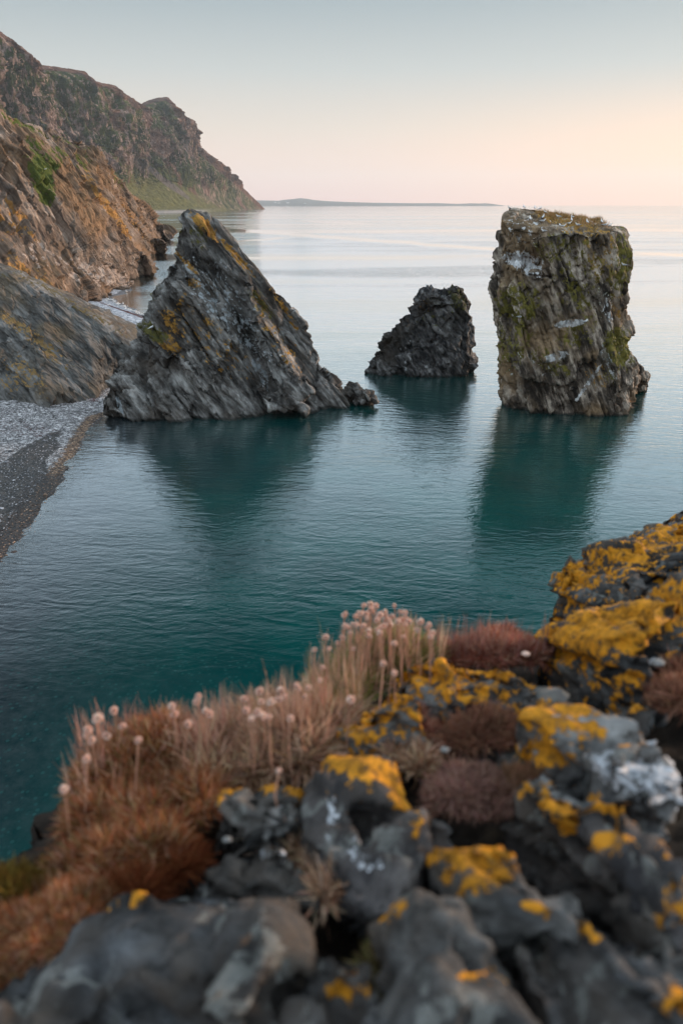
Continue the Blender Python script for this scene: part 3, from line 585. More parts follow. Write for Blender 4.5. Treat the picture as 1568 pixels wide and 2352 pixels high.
# C: the mountain
def mountain():
    cpx = [(-420, -260, 1150), (-150, -30, 1500), (-40, 52, 1680), (0, 75, 1750), (45, 108, 1800), (80, 150, 1880), (150, 157, 1960), (190, 165, 2000), (215, 187, 2050), (262, 198, 2150), (272, 214, 2180), (293, 221, 2260), (303, 234, 2300), (312, 241, 2360), (328, 239, 2430), (345, 231, 2500), (365, 225, 2540), (382, 224, 2560), (394, 234, 2590), (403, 250, 2600), (410, 266, 2620), (432, 296, 2700), (452, 334, 2800), (480, 364, 2900), (520, 397, 3060), (560, 434, 3260), (590, 462, 3420), (608, 480, 3540)]
    fpx = [(-420, 520), (-150, 507), (-40, 500), (0, 499), (45, 497.5), (90, 496.5), (150, 495), (190, 494), (215, 493.5), (250, 492.5), (270, 492), (290, 491.5), (300, 491.3), (310, 491), (322, 490.7), (335, 490.5), (350, 490), (360, 489.6), (375, 489.3), (390, 488.9), (410, 488.4), (440, 487.6), (465, 486.8), (490, 485.6), (525, 483.8), (560, 482.3), (590, 481.2), (608, 480.6)]
    cr_ = [A(x, y, Y) for x, y, Y in cpx]; ft = [at_z(x, y, 0) for x, y in fpx]
    def prof(t):
        tz = np.interp(t, [0, .02, .12, .35, .55, .75, .92, 1], [0, .012, .055, .24, .45, .72, .93, 1]); th = np.interp(t, [0, .12, .35, .55, .75, .92, 1], [0, .20, .52, .70, .80, .90, 1]); return th, tz
    def disp(V, Nn, T):
        h = np.clip(V[:, 2] / 330.0, 0, 1.3); along = V[:, 0] * 0.35 + V[:, 1] * 0.94
        Q = np.stack([along / 105 + 0.9 * fbm(V / 240, 2), V[:, 2] / 330, V[:, 0] / 600], 1)
        big = ridged(Q, 2, .5); Q2 = np.stack([along / 34 + 0.5 * fbm(V / 90, 3), V[:, 2] / 120, V[:, 0] / 200], 1); mid = ridged(Q2, 4, .55)
        D = big * 46 * sstep(0.08, .4, h) + mid * 24 * (0.25 + .75 * sstep(.2, .55, h)) + fbm(V / 40, 4) * 10 + ridged(V / 14, 3) * 3.2 * sstep(.15, .5, h)
        D += facets(np.stack([along / 42, V[:, 2] / 90, V[:, 0] / 60], 1) + .5 * fbm(V / 50, 3)[:, None], 2.0) * 19 * sstep(.15, .4, h) + facets(np.stack([along / 16, V[:, 2] / 34, V[:, 0] / 25], 1) + .5 * fbm(V / 20, 3)[:, None], 5.0) * 9 * sstep(.15, .4, h)
        near = 1 - .85 * sstep(.84, 1.0, T)
        D *= sstep(-5, 25, V[:, 2])
        N3 = Nn.copy(); N3[:, 2] *= 0.25
        return V + N3 * (D * near)[:, None]
    def mask(V, Nn):
        M = blobs(V, [(0, 360, 400, 70, 8, 42, .60), (0, 400, 430, 60, 8, 38, .55), (0, 320, 380, 30, 12, 45, .5), (0, 260, 420, 60, 6, 50, .5), (2, 440, 484, 60, 1.6, 1, .0), (2, 100, 225, 120, 60, 10, .42), (2, 430, 330, 50, 70, 50, .52), (2, 310, 330, 60, 60, 60, .5), (2, 180, 260, 100, 60, 30, .42), (2, 480, 430, 30, 60, -30, .42), (2, 20, 150, 60, 70, 0, .5), (2, 60, 240, 120, 40, 30, .62), (2, 150, 300, 120, 20, 35, .66), (2, 240, 360, 70, 14, 40, .66), (2, 330, 360, 20, 50, 0, .62), (2, 440, 340, 16, 60, -15, .6)])
        nz = Nn[:, 2]; px, py = proj(V)
        M[:, 1] = np.clip(0.16 + 0.45 * (nz - 0.52) + .62 * sstep(-20, 45, py - 285 - (px - 180) * .52), 0, 1) * (M[:, 0] < .5)
        cy_ = np.interp(px, [c[0] for c in cpx], [c[1] for c in cpx]); M[:, 1] = np.maximum(M[:, 1], .13) * sstep(4, 16, py - cy_); M[:, 2] = np.maximum(M[:, 2], .34 * sstep(3, 14, py - cy_) * sstep(150, 60, py - cy_))
        M[:, 3] = sstep(9, 3, V[:, 2]) * sstep(500, 440, px)
        return M
    s = NT('heathery mountain'); o = s.obj(); st = s.map(o, (0, 0, 0), (1, 1, 0.45))
    n1 = s.noise(st, 0.030, 9, 0.68); n2 = s.noise(o, 0.006, 5, .6); n3 = s.noise(st, 0.10, 8, 0.72)
    _, mR, mG, mB, mA = s.attr('mask')
    rockc = s.ramp(n3, [(0.34, (0.045, 0.030, 0.028)), (0.48, (0.125, 0.082, 0.070)), (0.62, (0.36, 0.26, 0.22))])
    heath = s.ramp(n1, [(0.40, (0.060, 0.032, 0.026)), (0.60, (0.20, 0.108, 0.076))])
    green = s.ramp(n1, [(0.40, (0.018, 0.030, 0.012)), (0.60, (0.085, 0.105, 0.028))])
    col = s.mix(s.math('MULTIPLY', s.mr(n2, 0.41, 0.49), s.mr(mG, 0.03, 0.12)), heath, green)
    nbs = s.math('MULTIPLY', s.math('SUBTRACT', n1, 0.5), 1.6)
    lowg = s.ramp(n3, [(0.38, (0.055, 0.065, 0.020)), (0.62, (0.19, 0.175, 0.060))])
    col = s.mix(s.mr(s.math('ADD', mG, nbs), 0.48, 0.70), col, lowg)
    n3s = s.math('MULTIPLY', s.math('SUBTRACT', n3, 0.5), 2.6)
    col = s.mix(s.mr(s.math('ADD', mB, s.math('ADD', n3s, nbs)), 0.40, 0.58), col, rockc)
    col = s.mix(s.mr(s.math('ADD', mR, s.math('MULTIPLY', n3s, .35)), 0.40, 0.52), col, s.ramp(n3, [(.3, (0.10, 0.085, 0.078)), (.7, (0.17, 0.145, 0.13))]))
    col = s.mix(mA, col, (0.34, 0.32, 0.31))
    s.bsdf(col, 0.9, s.bump(s.math('ADD', n1, s.math('MULTIPLY', n3, 0.8)), 1.0, 14.0), 0.15)
    loft('mountain', cr_, ft, 900, 420, prof, disp, s.m, mask, (-300, 500, 3), 'steep mountain falling to the sea across the bay')
mountain()

# D: far coast
def far_coast():
    prof = [(560, 461), (590, 460), (640, 461), (655, 458.5), (672, 457.5), (688, 455), (705, 456.5), (722, 459.5), (760, 462.5), (800, 464), (850, 465.5), (950, 466.8), (1000, 466.5), (1050, 468.2), (1085, 467), (1100, 467.6), (1114, 466.6), (1130, 470.0)]
    Y0 = 13000.0
    def prl(x): return np.interp(x, [p[0] for p in prof], [p[1] for p in prof])
    pxs = np.linspace(560, 1130, 500); top = prl(pxs) + 0.35 * pn(np.stack([pxs / 3.0, pxs * 0, pxs * 0], 1)) + .25 * pn(np.stack([pxs / 1.3, pxs * 0 + 5, pxs * 0], 1))
    rows = []
    for fz, fy in ((-.2, -500), (0, -400), (.25, -300), (.55, -100), (.75, 100), (1, 700), (.6, 2000), (-.2, 3000)):
        P = []
        for x, y in zip(pxs, top):
            a = A(x, y, Y0 + 700); P.append((a.x, Y0 + fy, a.z * fz if fz > 0 else -4 if fz < 0 else 1))
        rows.append(P)
    V = np.array(rows); me = mesh_np('land', V.reshape(-1, 3), grid_faces(8, 500))
    s = NT('wooded low coast'); o = s.obj(); n = s.noise(s.map(o, (0, 0, 0), (1, 1, 3)), 0.004, 6, .6)
    s.bsdf(s.ramp(n, [(.35, (0.030, 0.036, 0.036)), (.55, (0.052, 0.060, 0.052)), (.75, (0.09, 0.09, 0.07))]), .9)
    tag(link('land', me, s.m), 'low far coast on the horizon', None, None, 'structure')
    hm = NT('whitewashed wall'); hm.bsdf((0.85, 0.82, 0.78), .7); rf = NT('slate roof'); rf.bsdf((0.12, 0.12, 0.13), .8)
    for i, (x, y, sz, lb) in enumerate([(661, 466.5, 30, 'white house by the left end of the far coast, brightest of the far houses'), (632, 465.5, 20, 'pale house on the far coast nearest the mountain foot'), (640, 466.5, 18, 'pale house on the far coast just left of the brightest house'), (700, 467.5, 18, 'small pale house low on the far coast below the long hill')]):
        p = A(x, y, Y0 - 350); r = empty('house', p + Vector((0, 0, -4))); tag(r, lb, 'house', 'houses on the far coast')
        bm = bmesh.new(); bmesh.ops.create_cube(bm, size=1, matrix=Matrix.Diagonal((sz * 1.6, sz, sz * .7, 1))); me = bpy.data.meshes.new('wall'); bm.to_mesh(me); bm.free(); link('wall', me, hm.m, r, (0, 0, sz * .35))
        w_, d_, h_ = sz * .85, sz * .55, sz * .45
        vv = [(-w_, -d_, 0), (w_, -d_, 0), (w_, d_, 0), (-w_, d_, 0), (-w_, 0, h_), (w_, 0, h_)]
        me = bpy.data.meshes.new('roof'); me.from_pydata(vv, [], [(0, 1, 5, 4), (2, 3, 4, 5), (0, 4, 3), (1, 2, 5), (0, 3, 2, 1)]); link('roof', me, rf.m, r, (0, 0, sz * .70 + .3))
far_coast()

# ================================================================== GULLS
def gull_mesh(sit):
    bm = bmesh.new(); rings = []
    # body along +x, built as rings with the neck and head in one skin
    if sit: prof = [(-0.30, .10, .012, .010), (-0.22, .105, .035, .03), (-0.12, .10, .065, .06), (0, .095, .085, .08), (0.09, .11, .075, .075), (0.15, .15, .048, .05), (0.18, .19, .036, .038), (0.205, .225, .038, .038), (0.235, .24, .034, .032), (0.265, .238, .018, .016), (0.285, .233, .006, .006)]
    else: prof = [(-0.27, .13, .012, .010), (-0.20, .15, .032, .028), (-0.11, .18, .058, .055), (-0.01, .215, .075, .075), (0.07, .25, .066, .07), (0.11, .30, .043, .05), (0.13, .345, .034, .036), (0.15, .385, .036, .036), (0.175, .405, .034, .032), (0.205, .402, .018, .016), (0.225, .396, .006, .006)]
    K = 10
    for i, (x, z, ry, rz) in enumerate(prof):
        a = prof[max(i - 1, 0)]; b = prof[min(i + 1, len(prof) - 1)]; tx, tz = b[0] - a[0], b[1] - a[1]; l = math.hypot(tx, tz); nx, nz = -tz / l, tx / l
        rings.append([bm.verts.new((x + nx * rz * math.sin(k * 2 * math.pi / K), ry * math.cos(k * 2 * math.pi / K), z + nz * rz * math.sin(k * 2 * math.pi / K))) for k in range(K)])
    for a, b in zip(rings[:-1], rings[1:]):
        for k in range(K): bm.faces.new((a[k], a[(k + 1) % K], b[(k + 1) % K], b[k]))
    bm.faces.new(rings[0][::-1]); bm.faces.new(rings[-1])
    for f in bm.faces: f.smooth = True
    bmesh.ops.recalc_face_normals(bm, faces=bm.faces)
    me = bpy.data.meshes.new('gull'); bm.to_mesh(me); bm.free(); return me
def wing_mesh(sit, side):
    z0 = 0.10 if sit else 0.19; sl = 0.0 if sit else 0.28
    P = [(0.07, .07, .045), (0.0, .088, .05), (-.12, .075, .035), (-.24, .045, .02), (-.34, .02, .010)]; v = []
    for x, y, h in P:
        zc = z0 + sl * x + .01
        v += [(x, side * (y + .006), zc + h), (x, side * (y + .014), zc), (x, side * y, zc - h * .7), (x, side * (y - .02), zc)]
    f = []
    for i in range(4):
        for k in range(4): f.append((i * 4 + k, i * 4 + (k + 1) % 4, i * 4 + 4 + (k + 1) % 4, i * 4 + 4 + k))
    f += [(0, 1, 2, 3), (16, 19, 18, 17)]
    me = bpy.data.meshes.new('wing'); me.from_pydata(v, [], f); me.polygons.foreach_set('use_smooth', [True] * len(f)); return me
def small(name, parts):
    bm = bmesh.new()
    for (a, b, r1, r2) in parts:
        a, b = Vector(a), Vector(b); d = b - a; q = d.to_track_quat('Z', 'Y').to_matrix().to_4x4(); q.translation = (a + b) / 2
        bmesh.ops.create_cone(bm, cap_ends=True, segments=6, radius1=r1, radius2=r2, depth=d.length, matrix=q)
    me = bpy.data.meshes.new(name); bm.to_mesh(me); bm.free(); return me
def simple_mat(n, c, r=.7): s = NT(n); s.bsdf(s.ramp(s.noise(s.obj(), 18, 3), [(.3, tuple(x * .85 for x in c)), (.7, c)]), r); return s.m
m_white = simple_mat('white feathers', (0.80, 0.79, 0.78)); m_wing = simple_mat('grey feathers', (0.34, 0.36, 0.38)); m_bill = simple_mat('yellow bill', (0.6, 0.35, 0.05)); m_leg = simple_mat('pink leg', (0.45, 0.25, 0.2))
GM = {}
for sit in (True, False):
    b = (.275, 0, .235) if sit else (.215, 0, .398)
    GM[sit] = [('wing', wing_mesh(sit, 1), m_wing), ('wing', wing_mesh(sit, -1), m_wing), ('bill', small('bill', [(b, (b[0] + .055, 0, b[2] - .008), .011, .003)]), m_bill)]
    GM[sit].append(('gull', gull_mesh(sit), m_white))
    if not sit: GM[sit].insert(0, ('leg', small('leg', [((-.01, .03, 0), (-.01, .03, .16), .007, .008)]), m_leg)); GM[sit].insert(0, ('leg', small('leg', [((-.01, -.03, 0), (-.01, -.03, .16), .007, .008)]), m_leg))
for sit in GM:
    for n_, me, mt in GM[sit]: me.materials.append(mt)
def gull(p, yaw, sit, label, group, parts=True, sc=1.15):
    g = bpy.data.objects.new('gull', GM[sit][-1][1]); COL.objects.link(g); g.location = p; g.rotation_euler = (0, 0, R(yaw)); g.scale = (sc,) * 3
    tag(g, label, 'gull', group)
    if parts:
        for n_, me, _m in GM[sit][:-1]:
            c = bpy.data.objects.new(n_, me); COL.objects.link(c); c.parent = g
    return g
O = Vector((0, 0, CAM_H))
def hit(bv, px, py, tries=30):
    for k in range(tries):
        d = ray(px, py + k * 0.8).normalized(); h = bv.ray_cast(O, d)
        if h[0] is not None: return h[0]
    return at_y(px, py, 73)
SG = 'gulls on the broad stack'
for (x, y, yaw, sit, lb) in [
    (1169, 483, 200, False, 'gull at the far left corner of the broad stack summit'), (1202, 480, 100, False, 'upright gull on the skyline of the broad stack, left of the skyline pair'),
    (1227, 482, 80, False, 'left gull of the close pair on the skyline of the broad stack'), (1239, 484, 20, False, 'right gull of the close pair on the skyline of the broad stack'),
    (1216, 507, 90, False, 'lone gull standing on the white-stained left shoulder of the stack top'), (1251, 493, 170, False, 'gull standing at the left back end of the dry grass on the stack'),
    (1246, 503, 60, False, 'upper gull of the two at the left tip of the dry grass'), (1245, 510, 10, True, 'lower gull sitting at the left tip of the dry grass'),
    (1282, 500, 150, True, 'gull nestled in the middle of the dry grass on the stack'), (1313, 501, 100, True, 'gull half hidden behind the tall gull in the dry grass'),
    (1311, 510, 90, False, 'tall upright gull in front of the dry grass, centre of the stack top'), (1304, 516, 0, True, 'gull sitting at the foot of the tall upright gull'),
    (1326, 519, 190, True, 'gull sitting on bare rock right of the tall upright gull'), (1347, 515, 100, False, 'upright gull alone between the centre gulls and the right end group'),
    (1380, 514, 95, False, 'standing gull at the right end group of the stack top'), (1388, 519, 0, True, 'middle sitting gull of the right end group on the stack top'),
    (1398, 521, 30, True, 'rightmost gull sitting on the stack top edge'), (1248, 533, 180, True, 'gull sitting on the ledge just below the stack summit'),
    (1285, 521, 90, True, 'left gull of the small pair on grey rock below the dry grass'), (1291, 522, 0, True, 'right gull of the small pair on grey rock below the dry grass'),
    (1162, 604, 60, True, 'gull on the left edge of the big white-stained hollow'), (1432, 611, 180, True, 'gull on the right side of the stack, high on the cliff'),
    (1176, 727, 90, True, 'left gull of the pair on the mossy mid-height ledge'), (1193, 730, 0, True, 'right gull of the pair on the mossy mid-height ledge'), (1342, 741, 20, True, 'gull at the right end of the white-stained middle ledge')]:
    gull(hit(bvK, x, y), yaw, sit, lb, SG)
gull(hit(bvP, 350, 758), 30, False, 'lone white gull on the left shoulder of the pointed rock', None, True, 1.4)
gull(hit(bvB, 105, 390), 0, True, 'tiny white gull on the green patch of the brown cliff', None, False, 1.5)
gull(hit(bvB, 284, 486), 20, True, 'tiny white gull on the brown cliff near the orange streak', None, False, 1.5)
bg_ = [(218, 689), (233, 681), (291, 672)]
bl_ = ['gull standing at the left end of the red weed line on the cove', 'gull on the upper left shingle of the cove', 'gull at the wet edge in the corner of the cove']
fl_ = [(490, 528), (508, 514), (520, 520), (545, 517), (560, 527), (572, 523), (583, 528), (580, 545), (596, 550), (598, 566), (612, 560), (625, 575), (640, 568), (655, 575), (490, 576), (515, 582), (540, 590), (640, 590), (668, 600), (695, 610), (705, 572), (712, 597), (728, 612), (740, 622), (760, 600), (735, 638), (765, 650), (790, 640), (800, 662), (820, 664), (842, 662), (852, 675), (870, 684), (885, 692), (900, 690), (910, 697), (930, 705), (950, 713)]
bvBeach = BVHTree.FromPolygons([tuple(v) for v in BV2], [tuple(f) for f in grid_faces(245, 312)]) if len(BV2) == 245 * 312 else None
def on_beach(x, y):
    if bvBeach is not None:
        h = bvBeach.ray_cast(O, ray(x, y).normalized())
        if h[0] is not None: return h[0]
    return at_z(x, y, 0.5)
for (x, y), lb in zip(bg_, bl_): gull(on_beach(x, y), random.uniform(0, 360), False, lb, None, False, 1.5)
for i, (x, y) in enumerate(fl_):
    gull(on_beach(156.8 + x * .18, 595.8 + y * .18 + 1), random.uniform(0, 360), i % 3 == 0, 'white gull in the flock beside the red weed line on the cove', 'gull flock on the pebble cove', False, 1.35)

# ---- blades: thin leaves, stems, grass
def blades(base, dirs, length, width, bend, col, seg=3):
    n = len(base); ts = np.linspace(0, 1, seg + 1)
    side = np.cross(dirs, rng.normal(size=(n, 3))); side /= np.linalg.norm(side, axis=1)[:, None] + 1e-9
    bd = np.cross(dirs, side); V = []
    for t in ts:
        c = base + dirs * (length * t)[:, None] + bd * (bend * length * t * t)[:, None]
        wd = width * (1 - t) ** 0.7 + width * 0.12
        V.append(c - side * wd[:, None] * .5); V.append(c + side * wd[:, None] * .5)
    V = np.stack(V, 1); k = 2 * (seg + 1)
    f = np.array([[2 * i, 2 * i + 1, 2 * i + 3, 2 * i + 2] for i in range(seg)]); F = (np.arange(n)[:, None, None] * k + f[None]).reshape(-1, 4)
    return V.reshape(-1, 3), F, np.repeat(col, k, axis=0)
def leaf_mat(name, trans=0.25):
    s = NT(name); c, *_ = s.attr('col'); b = s.n('ShaderNodeBsdfDiffuse'); s.put(b.inputs[0], c); t = s.n('ShaderNodeBsdfTranslucent'); s.put(t.inputs[0], c)
    m = s.n('ShaderNodeMixShader'); m.inputs[0].default_value = trans; s.put(m.inputs[1], b.outputs[0]); s.put(m.inputs[2], t.outputs[0]); s.t.links.new(m.outputs[0], s.out.inputs[0]); return s.m
M_LEAF = leaf_mat('thin leaves')
def palette(n, cols, var=0.25):
    c = np.array(cols)[rng.integers(0, len(cols), n)]; return np.clip(c * rng.uniform(1 - var, 1 + var, (n, 1)) * rng.uniform(.9, 1.1, (n, 3)), 0, 1)
# dry grass on the broad stack
def stack_grass():
    me = oK.data; px, py = proj(VK); _, Nn = get_vn(me)
    ok = (Nn[:, 2] > 0.55) & (VK[:, 2] > 16) & (px > 1228) & (px < 1425) & (py < 535)
    e = ((px - 1318) / 95) ** 2 + ((py - 505 - (px - 1318) * .10) / 13) ** 2; idx = np.where(ok & (e < 1))[0]
    back = np.where(ok & (py < 506 + (px - 1318) * .12))[0]
    idx = rng.choice(np.concatenate([idx, back, back]), 5200); B = VK[idx] + rng.normal(0, .06, (len(idx), 3)) * np.array([1, 1, .1])
    cl = fbm(B * 1.3, 2); keep = cl > -0.12; B = B[keep]; n = len(B)
    d = rng.normal(0, .35, (n, 3)); d[:, 2] = 1; d /= np.linalg.norm(d, axis=1)[:, None]
    V, F, c = blades(B, d, rng.uniform(.18, .5, n), np.full(n, .035), rng.normal(0, .4, n), palette(n, [(.34, .20, .09), (.42, .27, .13), (.24, .14, .06), (.20, .17, .07)]), 2)
    tag(link('grass', mesh_np('grass', V, F, False, {'col': c}), M_LEAF), 'dry orange-brown grass on top of the broad stack', 'grass', None, 'stuff')
stack_grass()

# ================================================================== NEAR LEDGE
G = at_g
def drop(pts, dz=0.3, shrink=0.85):
    c = sum(pts, Vector()) / len(pts); return [Vector((c.x + (p.x - c.x) * shrink, c.y + (p.y - c.y) * shrink, p.z - dz)) for p in pts]
edge1 = [(-350, 2300), (-120, 2060), (40, 2010), (150, 1880), (230, 1750), (330, 1700), (480, 1670), (700, 1600), (850, 1540), (1000, 1510), (1240, 1500), (1568, 1480), (1900, 1480), (1900, 2700), (784, 2900), (-350, 2900)]
edge2 = [(1270, 1500), (1310, 1440), (1350, 1350), (1450, 1280), (1568, 1210), (1800, 1120), (1900, 1300), (1900, 1600), (1400, 1640)]
H1 = [G(x, y, -.085) for x, y in edge1]; H2 = [G(x, y, -.06) for x, y in edge2]
FN = frame((0.80, -0.50, 0.10), (0.30, 0.30, 0.90))
def near_disp(a, seed):
    def fn(V, Nn):
        U = V @ FN.T; D = fbm(V / 0.12 + seed, 3) * 0.006 * a
        for sc_, am, wp in (((.30, .17, .09), .030, .10), ((.12, .07, .035), .014, .12)):
            Q = U / np.array(sc_); v_, e_ = blocks(Q + wp * fbm(Q * 1.2, 3)[:, None], seed, .5); D += (v_ - sstep(.08, .0, e_) * .6) * am * a
        for sc_, am, wp in (((.05, .022, .016), .004, .2), ((.018, .010, .007), .002, .3)):
            Q = U / np.array(sc_); D += facets(Q + wp * fbm(Q * 1.5, 3)[:, None], seed, .6) * am * a
        D += ridged(U / np.array([.25, .07, .025]) + seed, 5, .6) * .007 * a
        D -= sstep(.86, .95, ridged(U / np.array([.60, .16, .10]) + seed + .15 * fbm(U / .08, 2)[:, None], 2)) * .016
        D = D - np.percentile(D, 88)                              # worn inward, so arrises stay sharp
        return V + Nn * D[:, None]
    return fn
def nmask(lst):
    def f(V, Nn):
        M = blobs(V, lst, 4, True); py = proj(V)[1]; M[:, 0] = np.maximum(M[:, 0], .26 - .30 * sstep(1700, 2000, py) + .10 * fbm(V / .2, 2)); return M
    return f
def cut(pts, k, rr, depth):
    """knock flat faces off a convex block, so that it has arrises like split slate"""
    bm = bmesh.new(); vs = [bm.verts.new(p) for p in pts]; r = bmesh.ops.convex_hull(bm, input=vs)
    for _ in range(k):
        n = Vector((rr.gauss(0, 1), rr.gauss(-.35, 1), abs(rr.gauss(.55, .5)))).normalized()
        co = [v.co.dot(n) for v in bm.verts]; hi, lo = max(co), min(co); d = hi - (hi - lo) * rr.uniform(.04, depth)
        bmesh.ops.bisect_plane(bm, geom=bm.verts[:] + bm.edges[:] + bm.faces[:], plane_co=n * d, plane_no=n, clear_outer=True)
        P = [v.co.copy() for v in bm.verts]; bm.free(); bm = bmesh.new(); vs = [bm.verts.new(p) for p in P]; bmesh.ops.convex_hull(bm, input=vs)
    P = [v.co.copy() for v in bm.verts]; bm.free(); return P
NG = [(0.28, (0.014, 0.013, 0.013)), (0.44, (0.062, 0.060, 0.059)), (0.58, (0.125, 0.121, 0.117)), (0.74, (0.25, 0.24, 0.23))]
def near_mat(name, base=NG, warm=(0.115, 0.088, 0.068), rot=(0, R(25), R(25)), lich=0.47, wa=(.42, .6)):
    return rock_mat(name, base, warm, 9.0, rot, (0.45, 0.9, 1.3), (0.6, 0.02), [((0.20, 0.085, 0.010), (0.72, 0.29, 0.016), lich), ((0.34, 0.18, 0.10), (0.12, 0.06, 0.03), .6), ((0.26, 0.27, 0.29), (0.58, 0.58, 0.60), 0.62)], big=.25, brk=2.6, warm_amt=wa, patchy=(0.50, 1.30), species=True)
matN = near_mat('blue-grey slate')
matN2 = near_mat('dark slate', [(a, tuple(x * .62 for x in c)) for a, c in NG])
matN_vig = near_mat('vignette-darkened blue slate', [(a, tuple(x * k for x, k in zip(c, (.56, .60, .66)))) for a, c in NG])  # slate copy for the bottom rocks; vignette darkening put into its colour
matN5 = near_mat('pale grey slate', [(a, tuple(x * 1.55 for x in c)) for a, c in NG])
matN3 = near_mat('purple-grey slate', [(0.25, (0.030, 0.027, 0.028)), (0.45, (0.075, 0.066, 0.064)), (0.6, (0.12, 0.108, 0.104)), (0.8, (0.21, 0.20, 0.20))], rot=(0, R(70), 0))
def ground():
    sets = [H1 + drop(H1, .5, .98), H2 + drop(H2, .5, .98)]
    s = NT('dark soil and rock'); o = s.obj(); n = s.noise(o, 14, 8, .7); s.bsdf(s.ramp(n, [(.3, (0.012, 0.010, 0.009)), (.55, (0.035, 0.026, 0.02)), (.75, (0.08, 0.055, 0.035))]), .95, s.bump(n, .8, .02), .1)
    o_, bv, _ = rock('ground', sets, 0.014, near_disp(.5, 3.0), s.m, None, None)
    tag(o_, 'dark soil and broken rock of the near ledge', None, None, 'structure'); return bv
bvG = ground()
def headland():
    H = [G(x, y, -.22) for x, y in edge1[:-3]] ; H = [Vector((p.x * .97 + .03, p.y * .97, p.z)) for p in H]
    top = H + [Vector((9, 1.5, 20.6)), Vector((12, -8, 20)), Vector((10, -30, 20)), Vector((-9, -30, 18.8)), Vector((-4, -3, 19.0)), Vector((-1.2, -.3, 19.2)), Vector((0, -.4, 19.2))]
    bot = [Vector((p.x * .98, p.y - .3 if p.y > 0 else p.y, -5)) for p in top]
    H3 = [G(x, y, -.2) for x, y in edge2[:-1]]; top3 = H3 + [Vector((9, 6, 20)), Vector((9, 1, 20)), Vector((2, 0.9, 18.8))]; bot3 = [Vector((p.x, p.y - .3, -5)) for p in top3]
    o_, _, _ = rock('headland', [top + bot, top3 + bot3], 0.30, lambda V, Nn: V - np.abs(fbm(V / 2.0, 4) * .6 * sstep(19, 16, V[:, 2]))[:, None] * Nn, matN2, lambda V, Nn: np.zeros((len(V), 4)), None, smooth=0)
    tag(o_, 'dark rock headland under the near ledge', None, None, 'structure')
headland()

def nrock(name, outline, mat, label, masks, thick=0.22, amp=1.0, seed=1.0, extra=None, vox=0.006, group='lichen-covered rocks of the near ledge', shrink=.9):
    outline = [(a_, b_, h_ - .035 if h_ > .078 and a_ < 1600 else h_) for a_, b_, h_ in outline]
    rr = random.Random(seed); cx_ = sum(p[0] for p in outline) / len(outline); cy_ = sum(p[1] for p in outline) / len(outline)
    jt = (max(p[0] for p in outline) - min(p[0] for p in outline)) * .035
    outline = [((a_ - cx_) * 1.10 + cx_ + rr.uniform(-jt, jt), (b_ - cy_) * 1.10 + cy_ + rr.uniform(-jt, jt), h_ * .8 + .020 * amp) for a_, b_, h_ in outline]
    pts = [G(*p) for p in outline]; sets = [cut(pts + drop(pts, thick, shrink), 7, rr, .16)]
    ex_ = list(extra or []); wdt = max(p[0] for p in outline) - min(p[0] for p in outline)
    for k in range(7):                                                 # split beds lying on the block
        an = rr.uniform(0, 6.28); off = rr.uniform(-.45, .35) * wdt / 2; tl = rr.uniform(-.010, .010) * min(1, 200 / wdt); kk = rr.uniform(.82, 1.0)
        sub = [((p[0] - cx_) * kk + cx_, (p[1] - cy_) * kk + cy_, p[2]) for p in outline if (p[0] - cx_) * math.cos(an) + (p[1] - cy_) * math.sin(an) > -off]
        if len(sub) >= 4: ex_.append([(x_, y_, z_ * .85 + (.004 + .006 * k) * amp + tl * (x_ - cx_) / 100) for x_, y_, z_ in sub])
    for ex in ex_:
        q = [G(*p) for p in ex]; sets.append(cut(q + drop(q, rr.uniform(.03, .08), rr.uniform(.9, 1.02)), 6, rr, .22))
    o, bv, V = rock(name, sets, vox, near_disp(amp, seed), mat, nmask(masks), None, None, 0)
    tag(o, label, 'rock', group); return o
ROCKS = []
ROCKS.append(nrock('rock', [(1275, 1330, .0), (1290, 1305, .05), (1380, 1268, .06), (1440, 1225, .06), (1500, 1205, .06), (1600, 1190, .08), (1650, 1330, .08), (1400, 1395, .0), (1300, 1435, -.12), (1275, 1400, -.1), (1420, 1300, .1)], matN2,
    'dark lichen-crusted block at the far right edge, above the long orange slab',
    [(0, 1320, 1325, 50, 30, 0, .64), (0, 1450, 1270, 110, 36, -15, .56), (0, 1300, 1375, 24, 26, 0, .5), (0, 1540, 1225, 60, 30, 0, .58), (0, 1420, 1320, 30, 16, 0, .45)], .22, .8, 2.0))
ROCKS.append(nrock('rock', [(1528, 1185, .0), (1560, 1158, .05), (1620, 1140, .1), (1640, 1200, .1), (1540, 1205, .0)], matN3,
    'small reddish-dark rock tip at the right edge, highest of the near rocks', [], .12, .5, 3.3))
ROCKS.append(nrock('rock', [(1238, 1480, .0), (1300, 1445, .05), (1400, 1395, .08), (1480, 1360, .10), (1620, 1325, .12), (1650, 1500, .08), (1500, 1560, .0), (1410, 1600, -.08), (1350, 1590, -.08), (1290, 1540, -.06), (1450, 1480, .11)], matN2,
    'long slab thickly covered in orange lichen, right of the reddish cushion',
    [(0, 1400, 1440, 170, 62, -20, .70), (0, 1540, 1390, 110, 60, -10, .64), (0, 1330, 1510, 70, 34, 20, .55), (0, 1440, 1570, 40, 40, 0, .52), (2, 1510, 1520, 30, 14, 20, .5)], .25, .62, 4.0))
ROCKS.append(nrock('rock', [(1440, 1600, .0), (1470, 1575, .05), (1500, 1570, .05), (1515, 1610, .03), (1490, 1650, .0), (1450, 1640, .0)], matN2,
    'small lichen-topped stone wedged under the long orange slab', [(0, 1468, 1610, 34, 34, 0, .62)], .12, .5, 5.0))
